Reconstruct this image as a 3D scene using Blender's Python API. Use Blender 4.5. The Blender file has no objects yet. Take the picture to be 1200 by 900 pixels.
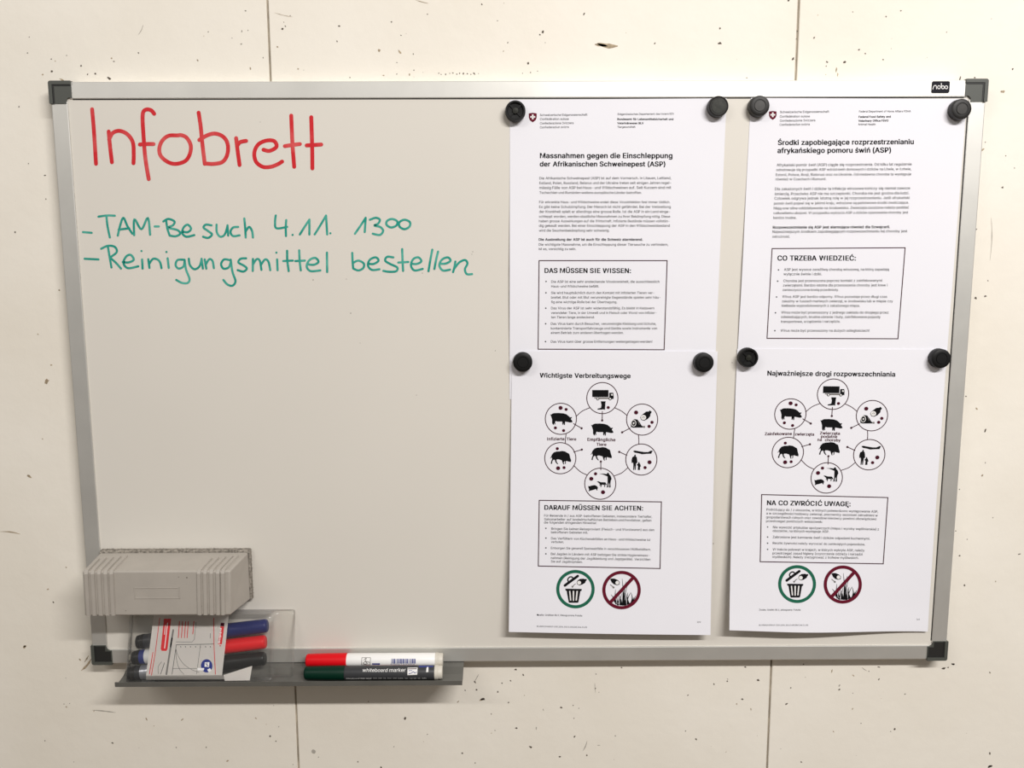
import bpy, bmesh, math, random
import numpy as np
from mathutils import Vector, Matrix, Euler
from mathutils.geometry import tessellate_polygon

random.seed(7)
scene = bpy.context.scene
COL = scene.collection

# ------------------------------------------------------------------ camera
ZB = 1.50                       # height of the board's centre above the floor
FRONT = -0.018                  # front of the board's frame (wall surface is y = 0)
SURF = -0.0165                  # writing surface of the board
F_PX = 1022.9
CAM = np.array([-0.0120, FRONT - 0.8705, ZB + 0.1262])
ROT = Euler((1.428, 0.003, -0.005), 'XYZ')
cam_data = bpy.data.cameras.new('camera')
cam_data.sensor_width = 36.0
cam_data.lens = 36.0 * F_PX / 1200.0
cam_data.clip_start = 0.02
cam = bpy.data.objects.new('camera', cam_data)
cam.location = CAM
cam.rotation_euler = ROT
COL.objects.link(cam)
scene.camera = cam

# ------------------------------------------------------------------ world, lamps, exposure
scene.view_settings.view_transform = 'Standard'
scene.view_settings.look = 'None'
scene.view_settings.gamma = 1.0
scene.view_settings.use_curve_mapping = False
scene.view_settings.exposure = 0.0
world = bpy.data.worlds.new('room_light')
scene.world = world
world.use_nodes = True
wn, wl = world.node_tree.nodes, world.node_tree.links
tc = wn.new('ShaderNodeTexCoord'); sx = wn.new('ShaderNodeSeparateXYZ')
rmp = wn.new('ShaderNodeValToRGB'); mr = wn.new('ShaderNodeMapRange')
mr.inputs['From Min'].default_value = -1; mr.inputs['From Max'].default_value = 1
wl.new(tc.outputs['Generated'], sx.inputs[0]); wl.new(sx.outputs['Z'], mr.inputs['Value'])
wl.new(mr.outputs[0], rmp.inputs[0]); wl.new(rmp.outputs[0], wn['Background'].inputs['Color'])
rmp.color_ramp.elements[0].position = 0.36; rmp.color_ramp.elements[0].color = (0.10, 0.062, 0.032, 1)
rmp.color_ramp.elements[1].position = 0.55; rmp.color_ramp.elements[1].color = (1.0, 0.975, 0.93, 1)
wn['Background'].inputs['Strength'].default_value = 0.30

def tube_lamp(name, loc, target, power, length, color):
    d = bpy.data.lights.new(name, 'AREA')
    d.shape = 'RECTANGLE'; d.size = length; d.size_y = 0.06
    d.energy = power; d.color = color
    o = bpy.data.objects.new(name, d)
    o.location = loc
    o.rotation_euler = (math.atan2(target[1] - loc[1], loc[2] - target[2]), 0, 0)     # the tube itself stays level
    COL.objects.link(o)
    return o
tube_lamp('ceiling_tube', (0.86, -1.75, 2.72), (0.25, 0, 1.5), 49, 1.2, (1.0, 0.968, 0.94))
tube_lamp('far_ceiling_tube', (-1.35, -1.75, 2.75), (-0.2, 0, 1.5), 10, 1.2, (1.0, 0.955, 0.905))

# ------------------------------------------------------------------ geometry from the camera's calibration
RM = np.array(ROT.to_matrix())
def rays(px):
    px = np.atleast_2d(np.asarray(px, float))
    d = np.stack([(px[:, 0] - 600) / F_PX, -(px[:, 1] - 450) / F_PX, -np.ones(len(px))], 1)
    return d @ RM.T
def on_plane(px, y):
    """photo points -> points on the vertical plane at depth y (y: number or one per point)"""
    d = rays(px)
    t = (y - CAM[1]) / d[:, 1]
    return CAM + d * t[:, None]
def on_surface(px, fn, y0=SURF):
    """photo points -> points on the surface y = fn(x, z)"""
    y = np.full(len(np.atleast_2d(px)), y0)
    for _ in range(7):
        p = on_plane(px, y)
        y = fn(p[:, 0], p[:, 2])
    return on_plane(px, y)
def P(px, y):
    return on_plane([px], y)[0]
def crop(ox, oy, s):
    return lambda pts: np.atleast_2d(np.asarray(pts, float)) / s + np.array([ox, oy])

# ------------------------------------------------------------------ materials
MATS = {}
def mat(name, col, rough=0.5, metal=0.0, spec=0.5, noise=0.0, nscale=40.0, bump=0.0, bscale=200.0, bdist=0.0005, coat=0.0, aniso=None):
    m = bpy.data.materials.new(name); m.use_nodes = True
    n, l = m.node_tree.nodes, m.node_tree.links
    b = n['Principled BSDF']
    b.inputs['Base Color'].default_value = (*col, 1)
    b.inputs['Roughness'].default_value = rough
    b.inputs['Metallic'].default_value = metal
    b.inputs['Specular IOR Level'].default_value = spec
    b.inputs['Coat Weight'].default_value = coat
    t = n.new('ShaderNodeTexCoord')
    if noise > 0:
        nz = n.new('ShaderNodeTexNoise'); nz.inputs['Scale'].default_value = nscale; nz.inputs['Detail'].default_value = 5
        cr = n.new('ShaderNodeValToRGB')
        cr.color_ramp.elements[0].position = 0.3; cr.color_ramp.elements[1].position = 0.7
        cr.color_ramp.elements[0].color = (*[c * (1 - noise) for c in col], 1)
        cr.color_ramp.elements[1].color = (*[min(1, c * (1 + noise * 0.5)) for c in col], 1)
        l.new(t.outputs['Object'], nz.inputs['Vector']); l.new(nz.outputs['Fac'], cr.inputs[0])
        l.new(cr.outputs[0], b.inputs['Base Color'])
    if bump > 0:
        nz = n.new('ShaderNodeTexNoise'); nz.inputs['Scale'].default_value = bscale; nz.inputs['Detail'].default_value = 4
        bp = n.new('ShaderNodeBump'); bp.inputs['Strength'].default_value = bump; bp.inputs['Distance'].default_value = bdist
        l.new(t.outputs['Object'], nz.inputs['Vector']); l.new(nz.outputs['Fac'], bp.inputs['Height'])
        l.new(bp.outputs[0], b.inputs['Normal'])
    MATS[name] = m
    return m

def wall_material():
    m = mat('painted_wall', (0.80, 0.755, 0.665), 0.62)
    n, l = m.node_tree.nodes, m.node_tree.links
    b = n['Principled BSDF']
    t = n.new('ShaderNodeTexCoord')
    big = n.new('ShaderNodeTexNoise'); big.inputs['Scale'].default_value = 5; big.inputs['Detail'].default_value = 6
    cr = n.new('ShaderNodeValToRGB')
    cr.color_ramp.elements[0].position = 0.30; cr.color_ramp.elements[0].color = (0.810, 0.758, 0.662, 1)
    cr.color_ramp.elements[1].position = 0.66; cr.color_ramp.elements[1].color = (0.870, 0.825, 0.740, 1)
    l.new(t.outputs['Object'], big.inputs['Vector']); l.new(big.outputs['Fac'], cr.inputs[0])
    # small dirt specks: fine noise, only where a coarser noise lets them gather
    fine = n.new('ShaderNodeTexNoise'); fine.inputs['Scale'].default_value = 230; fine.inputs['Detail'].default_value = 3
    fr = n.new('ShaderNodeValToRGB')
    fr.color_ramp.elements[0].position = 0.745; fr.color_ramp.elements[0].color = (0, 0, 0, 1)
    fr.color_ramp.elements[1].position = 0.80; fr.color_ramp.elements[1].color = (1, 1, 1, 1)
    l.new(t.outputs['Object'], fine.inputs['Vector']); l.new(fine.outputs['Fac'], fr.inputs[0])
    mx = n.new('ShaderNodeMix'); mx.data_type = 'RGBA'
    mx.inputs[7].default_value = (0.50, 0.43, 0.34, 1)
    l.new(fr.outputs[0], mx.inputs[0]); l.new(cr.outputs[0], mx.inputs[6])
    l.new(mx.outputs[2], b.inputs['Base Color'])
    bz = n.new('ShaderNodeTexNoise'); bz.inputs['Scale'].default_value = 60; bz.inputs['Detail'].default_value = 8
    bp = n.new('ShaderNodeBump'); bp.inputs['Strength'].default_value = 0.35; bp.inputs['Distance'].default_value = 0.0012
    l.new(t.outputs['Object'], bz.inputs['Vector']); l.new(bz.outputs['Fac'], bp.inputs['Height'])
    l.new(bp.outputs[0], b.inputs['Normal'])
    return m
def ink_material(name, dark, light, scale):
    m = mat(name, dark, 0.35)
    n, l = m.node_tree.nodes, m.node_tree.links
    t = n.new('ShaderNodeTexCoord')
    nz = n.new('ShaderNodeTexNoise'); nz.inputs['Scale'].default_value = scale; nz.inputs['Detail'].default_value = 3
    cr = n.new('ShaderNodeValToRGB')
    cr.color_ramp.elements[0].position = 0.42; cr.color_ramp.elements[0].color = (*dark, 1)
    cr.color_ramp.elements[1].position = 0.72; cr.color_ramp.elements[1].color = (*light, 1)
    l.new(t.outputs['Object'], nz.inputs['Vector']); l.new(nz.outputs['Fac'], cr.inputs[0])
    l.new(cr.outputs[0], n['Principled BSDF'].inputs['Base Color'])
    return m
def clear_plastic():
    m = bpy.data.materials.new('clear_plastic'); m.use_nodes = True
    n, l = m.node_tree.nodes, m.node_tree.links
    for x in list(n):
        if x.type == 'BSDF_PRINCIPLED': n.remove(x)
    tr = n.new('ShaderNodeBsdfTransparent'); tr.inputs['Color'].default_value = (0.985, 0.983, 0.975, 1)
    gl = n.new('ShaderNodeBsdfGlossy'); gl.inputs['Roughness'].default_value = 0.12
    gl.inputs['Color'].default_value = (1, 1, 1, 1)
    fr = n.new('ShaderNodeFresnel'); fr.inputs['IOR'].default_value = 1.55
    t = n.new('ShaderNodeTexCoord')
    nz = n.new('ShaderNodeTexNoise'); nz.inputs['Scale'].default_value = 70; nz.inputs['Detail'].default_value = 2
    bp = n.new('ShaderNodeBump'); bp.inputs['Strength'].default_value = 0.3; bp.inputs['Distance'].default_value = 0.001
    l.new(t.outputs['Object'], nz.inputs['Vector']); l.new(nz.outputs['Fac'], bp.inputs['Height'])
    l.new(bp.outputs[0], gl.inputs['Normal'])
    hz = n.new('ShaderNodeBsdfDiffuse'); hz.inputs['Color'].default_value = (0.75, 0.74, 0.71, 1)
    mh = n.new('ShaderNodeMixShader'); lw = n.new('ShaderNodeLayerWeight'); lw.inputs['Blend'].default_value = 0.35
    pw = n.new('ShaderNodeMath'); pw.operation = 'POWER'; pw.inputs[1].default_value = 2.0
    ma = n.new('ShaderNodeMath'); ma.operation = 'MULTIPLY_ADD'; ma.inputs[1].default_value = 0.55; ma.inputs[2].default_value = 0.022
    l.new(lw.outputs['Facing'], pw.inputs[0]); l.new(pw.outputs[0], ma.inputs[0]); l.new(ma.outputs[0], mh.inputs[0])
    l.new(tr.outputs[0], mh.inputs[1]); l.new(hz.outputs[0], mh.inputs[2])
    fm = n.new('ShaderNodeMath'); fm.operation = 'MULTIPLY'; fm.inputs[1].default_value = 0.65; l.new(fr.outputs[0], fm.inputs[0])
    mx = n.new('ShaderNodeMixShader')
    l.new(fm.outputs[0], mx.inputs[0]); l.new(mh.outputs[0], mx.inputs[1]); l.new(gl.outputs[0], mx.inputs[2])
    l.new(mx.outputs[0], n['Material Output'].inputs['Surface'])
    return m

M_WALL = wall_material()
M_CHIP = mat('dirt_chip', (0.10, 0.08, 0.06), 0.8)
M_STAIN = mat('brown_stain', (0.42, 0.33, 0.22), 0.8, noise=0.4, nscale=300)
M_GREYSTAIN = mat('grey_scuff', (0.42, 0.39, 0.34), 0.8)
M_JOINT = mat('joint_filler', (0.40, 0.345, 0.27), 0.9, noise=0.4, nscale=60)
M_FLOOR = mat('concrete_floor', (0.21, 0.148, 0.095), 0.7, noise=0.25, nscale=3)
M_BOARD = mat('enamel_board', (0.735, 0.700, 0.635), 0.28, spec=0.4, noise=0.025, nscale=3)
M_ALU = mat('anodised_aluminium', (0.71, 0.70, 0.66), 0.44, metal=0.66, noise=0.05, nscale=30)
M_CAPS = mat('grey_plastic_corner', (0.075, 0.08, 0.07), 0.45)
M_CAPD = mat('dark_plastic_and_shade', (0.018, 0.018, 0.017), 0.5)
M_PAPER = mat('white_paper', (0.835, 0.830, 0.880), 0.75, spec=0.2, bump=0.10, bscale=26, bdist=0.002)
M_TONER = mat('black_print', (0.007, 0.007, 0.008), 0.8, spec=0.08)
M_BODYINK = mat('grey_print', (0.016, 0.016, 0.018), 0.8, spec=0.08)
M_MAROON = mat('maroon_print', (0.062, 0.005, 0.016), 0.8, spec=0.1)
M_RINGRED = mat('ring_red_print', (0.130, 0.009, 0.024), 0.8, spec=0.1)
M_LINE = mat('dark_line_print', (0.060, 0.022, 0.030), 0.8, spec=0.1)
M_GREENP = mat('green_print', (0.008, 0.125, 0.070), 0.6, spec=0.3)
M_REDINK = ink_material('red_ink', (0.62, 0.012, 0.020), (0.70, 0.10, 0.10), 60)
M_GRNINK = ink_material('green_ink', (0.010, 0.30, 0.23), (0.09, 0.44, 0.35), 80)
M_MAGNET = mat('black_magnet', (0.018, 0.017, 0.016), 0.5, spec=0.4, noise=0.25, nscale=150)
M_MAGINS = mat('black_magnet_inset', (0.030, 0.028, 0.025), 0.42, noise=0.2, nscale=200)
M_MAGBLK = mat('deep_black_magnet', (0.006, 0.006, 0.006), 0.5, spec=0.25)
M_MAGDIRT = mat('worn_magnet', (0.022, 0.023, 0.017), 0.45, spec=0.3, noise=0.6, nscale=300)
M_ERASER = mat('grey_plastic', (0.435, 0.40, 0.355), 0.5, noise=0.05, nscale=50, bump=0.15, bscale=900, bdist=0.0002)
M_FELT = mat('dirty_felt', (0.36, 0.325, 0.28), 1.0, spec=0.05, noise=0.6, nscale=350, bump=0.8, bscale=500, bdist=0.002)
M_TRAY = mat('dark_grey_tray', (0.115, 0.112, 0.100), 0.42, noise=0.12, nscale=40)
M_CLEAR = clear_plastic()
M_CARD = mat('printed_card', (0.90, 0.865, 0.82), 0.5)
M_REDP = mat('red_print', (0.62, 0.025, 0.030), 0.5)
M_BLUEP = mat('blue_print', (0.020, 0.035, 0.22), 0.5)
M_GREYP = mat('thin_grey_print', (0.18, 0.17, 0.16), 0.6)
M_WHITEP = mat('white_print', (0.84, 0.83, 0.82), 0.5)
M_CAPRED = mat('red_plastic', (0.70, 0.004, 0.010), 0.4, spec=0.2)
M_CAPGRN = mat('green_plastic', (0.001, 0.024, 0.013), 0.4, spec=0.2)
M_CAPBLU = mat('blue_plastic', (0.008, 0.014, 0.115), 0.35, spec=0.25)
M_CAPBLK = mat('black_plastic', (0.008, 0.008, 0.008), 0.35, spec=0.25)
M_BARW = mat('white_barrel', (0.93, 0.92, 0.90), 0.35)
M_BARG = mat('charcoal_barrel', (0.045, 0.046, 0.050), 0.4, spec=0.3)
M_BARB = mat('dark_barrel', (0.022, 0.024, 0.030), 0.35)
M_PLUG = mat('ivory_plug', (0.66, 0.62, 0.54), 0.45)
M_SILVER = mat('silver_label', (0.45, 0.46, 0.50), 0.3, metal=0.6)

# ------------------------------------------------------------------ mesh helpers
def link(o, parent=None):
    COL.objects.link(o)
    if parent is not None:
        o.parent = parent
    return o
def abs_loc(o):
    v = Vector((0, 0, 0))
    while o is not None:
        v = v + o.location; o = o.parent
    return v
def obj(name, verts, faces, mats, parent=None, origin=None, mi=None, smooth=False):
    """one mesh object from WORLD coordinates"""
    verts = np.asarray(verts, float).reshape(-1, 3)
    if parent is not None:
        base = np.array(abs_loc(parent)); loc = (0, 0, 0)
    else:
        base = np.array(origin if origin is not None else (0, 0, 0)); loc = base
    me = bpy.data.meshes.new(name)
    me.from_pydata((verts - base).tolist(), [], [list(map(int, f)) for f in faces])
    for m in (mats if isinstance(mats, (list, tuple)) else [mats]):
        me.materials.append(m)
    if mi is not None:
        me.polygons.foreach_set('material_index', mi)
    if smooth:
        me.polygons.foreach_set('use_smooth', [True] * len(me.polygons))
    me.update()
    o = bpy.data.objects.new(name, me)
    o.location = loc
    return link(o, parent)
def obj_bm(name, bm, mats, parent=None, origin=None, smooth=False):
    bmesh.ops.recalc_face_normals(bm, faces=bm.faces)
    bm.verts.ensure_lookup_table(); bm.verts.index_update()
    v = [tuple(x.co) for x in bm.verts]; f = [[a.index for a in p.verts] for p in bm.faces]
    mi = [p.material_index for p in bm.faces]
    sm = [p.smooth for p in bm.faces]
    bm.free()
    o = obj(name, v, f, mats, parent, origin, mi, smooth)
    if not smooth:
        o.data.polygons.foreach_set('use_smooth', sm)
    return o
def thing(name, loc, label, cat, group=None):
    o = bpy.data.objects.new(name, None); o.empty_display_size = 0.02
    o.location = loc; link(o)
    return tag(o, label, cat, group)
def tag(o, label, cat=None, group=None):
    o['label'] = label
    if cat: o['category'] = cat
    if group: o['group'] = group
    return o
def bm_box(bm, lo, hi, bevel=0.0, mi=0):
    x0, y0, z0 = lo; x1, y1, z1 = hi
    vs = [bm.verts.new(c) for c in ((x0, y0, z0), (x1, y0, z0), (x1, y1, z0), (x0, y1, z0), (x0, y0, z1), (x1, y0, z1), (x1, y1, z1), (x0, y1, z1))]
    return bm_hex(bm, vs, bevel, mi)
def bm_hex(bm, vs, bevel=0.0, mi=0, seg=2):
    fs = [bm.faces.new([vs[i] for i in q]) for q in ((0, 3, 2, 1), (4, 5, 6, 7), (0, 1, 5, 4), (1, 2, 6, 5), (2, 3, 7, 6), (3, 0, 4, 7))]
    for f in fs: f.material_index = mi
    if bevel > 0:
        es = list({e for f in fs for e in f.edges})
        r = bmesh.ops.bevel(bm, geom=es, offset=bevel, segments=seg, profile=0.5, affect='EDGES')
        for f in r['faces']:
            f.material_index = mi; f.smooth = True
    return vs
def bm_prism(bm, poly, y0, y1, bevel=0.0, mi=0):
    """poly in (x, z), from y0 to y1"""
    a = [bm.verts.new((p[0], y0, p[1])) for p in poly]
    b = [bm.verts.new((p[0], y1, p[1])) for p in poly]
    n = len(poly)
    fs = [bm.faces.new(a), bm.faces.new(b[::-1])]
    for i in range(n):
        fs.append(bm.faces.new((a[i], a[(i + 1) % n], b[(i + 1) % n], b[i])))
    for f in fs: f.material_index = mi
    if bevel > 0:
        es = [e for e in fs[0].edges]
        r = bmesh.ops.bevel(bm, geom=es, offset=bevel, segments=2, profile=0.5, affect='EDGES')
        for f in r['faces']: f.material_index = mi
def bm_extrude_x(bm, prof, x0, x1, mi=0, smooth=False):
    """closed profile in (y, z) swept along x"""
    a = [bm.verts.new((x0, p[0], p[1])) for p in prof]
    b = [bm.verts.new((x1, p[0], p[1])) for p in prof]
    n = len(prof)
    bm.faces.new(a).material_index = mi; bm.faces.new(b[::-1]).material_index = mi
    for i in range(n):
        f = bm.faces.new((a[i], a[(i + 1) % n], b[(i + 1) % n], b[i])); f.material_index = mi; f.smooth = smooth
def lathe(prof, n=40):
    """prof: (axial, radius) along +x -> verts, faces"""
    v, f = [], []
    for (a, r) in prof:
        for k in range(n):
            t = 2 * math.pi * k / n
            v.append((a, r * math.cos(t), r * math.sin(t)))
    for i in range(len(prof) - 1):
        for k in range(n):
            f.append((i * n + k, i * n + (k + 1) % n, (i + 1) * n + (k + 1) % n, (i + 1) * n + k))
    f.append(tuple(range(n - 1, -1, -1))); f.append(tuple((len(prof) - 1) * n + k for k in range(n)))
    return np.array(v), f

# ------------------------------------------------------------------ flat print: shapes in photo points laid on a surface
def smooth_line(pts, closed=False, k=6):
    pts = [np.array(p, float) for p in pts]
    if len(pts) < 3: return np.array(pts)
    n = len(pts); out = []
    rng = range(n) if closed else range(n - 1)
    for i in rng:
        if closed:
            p0, p1, p2, p3 = pts[(i - 1) % n], pts[i], pts[(i + 1) % n], pts[(i + 2) % n]
        else:
            p0, p1, p2, p3 = pts[max(i - 1, 0)], pts[i], pts[i + 1], pts[min(i + 2, n - 1)]
        for j in range(k):
            t = j / k
            out.append(0.5 * ((2 * p1) + (-p0 + p2) * t + (2 * p0 - 5 * p1 + 4 * p2 - p3) * t * t + (-p0 + 3 * p1 - 3 * p2 + p3) * t ** 3))
    if not closed: out.append(pts[-1])
    return np.array(out)

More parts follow.
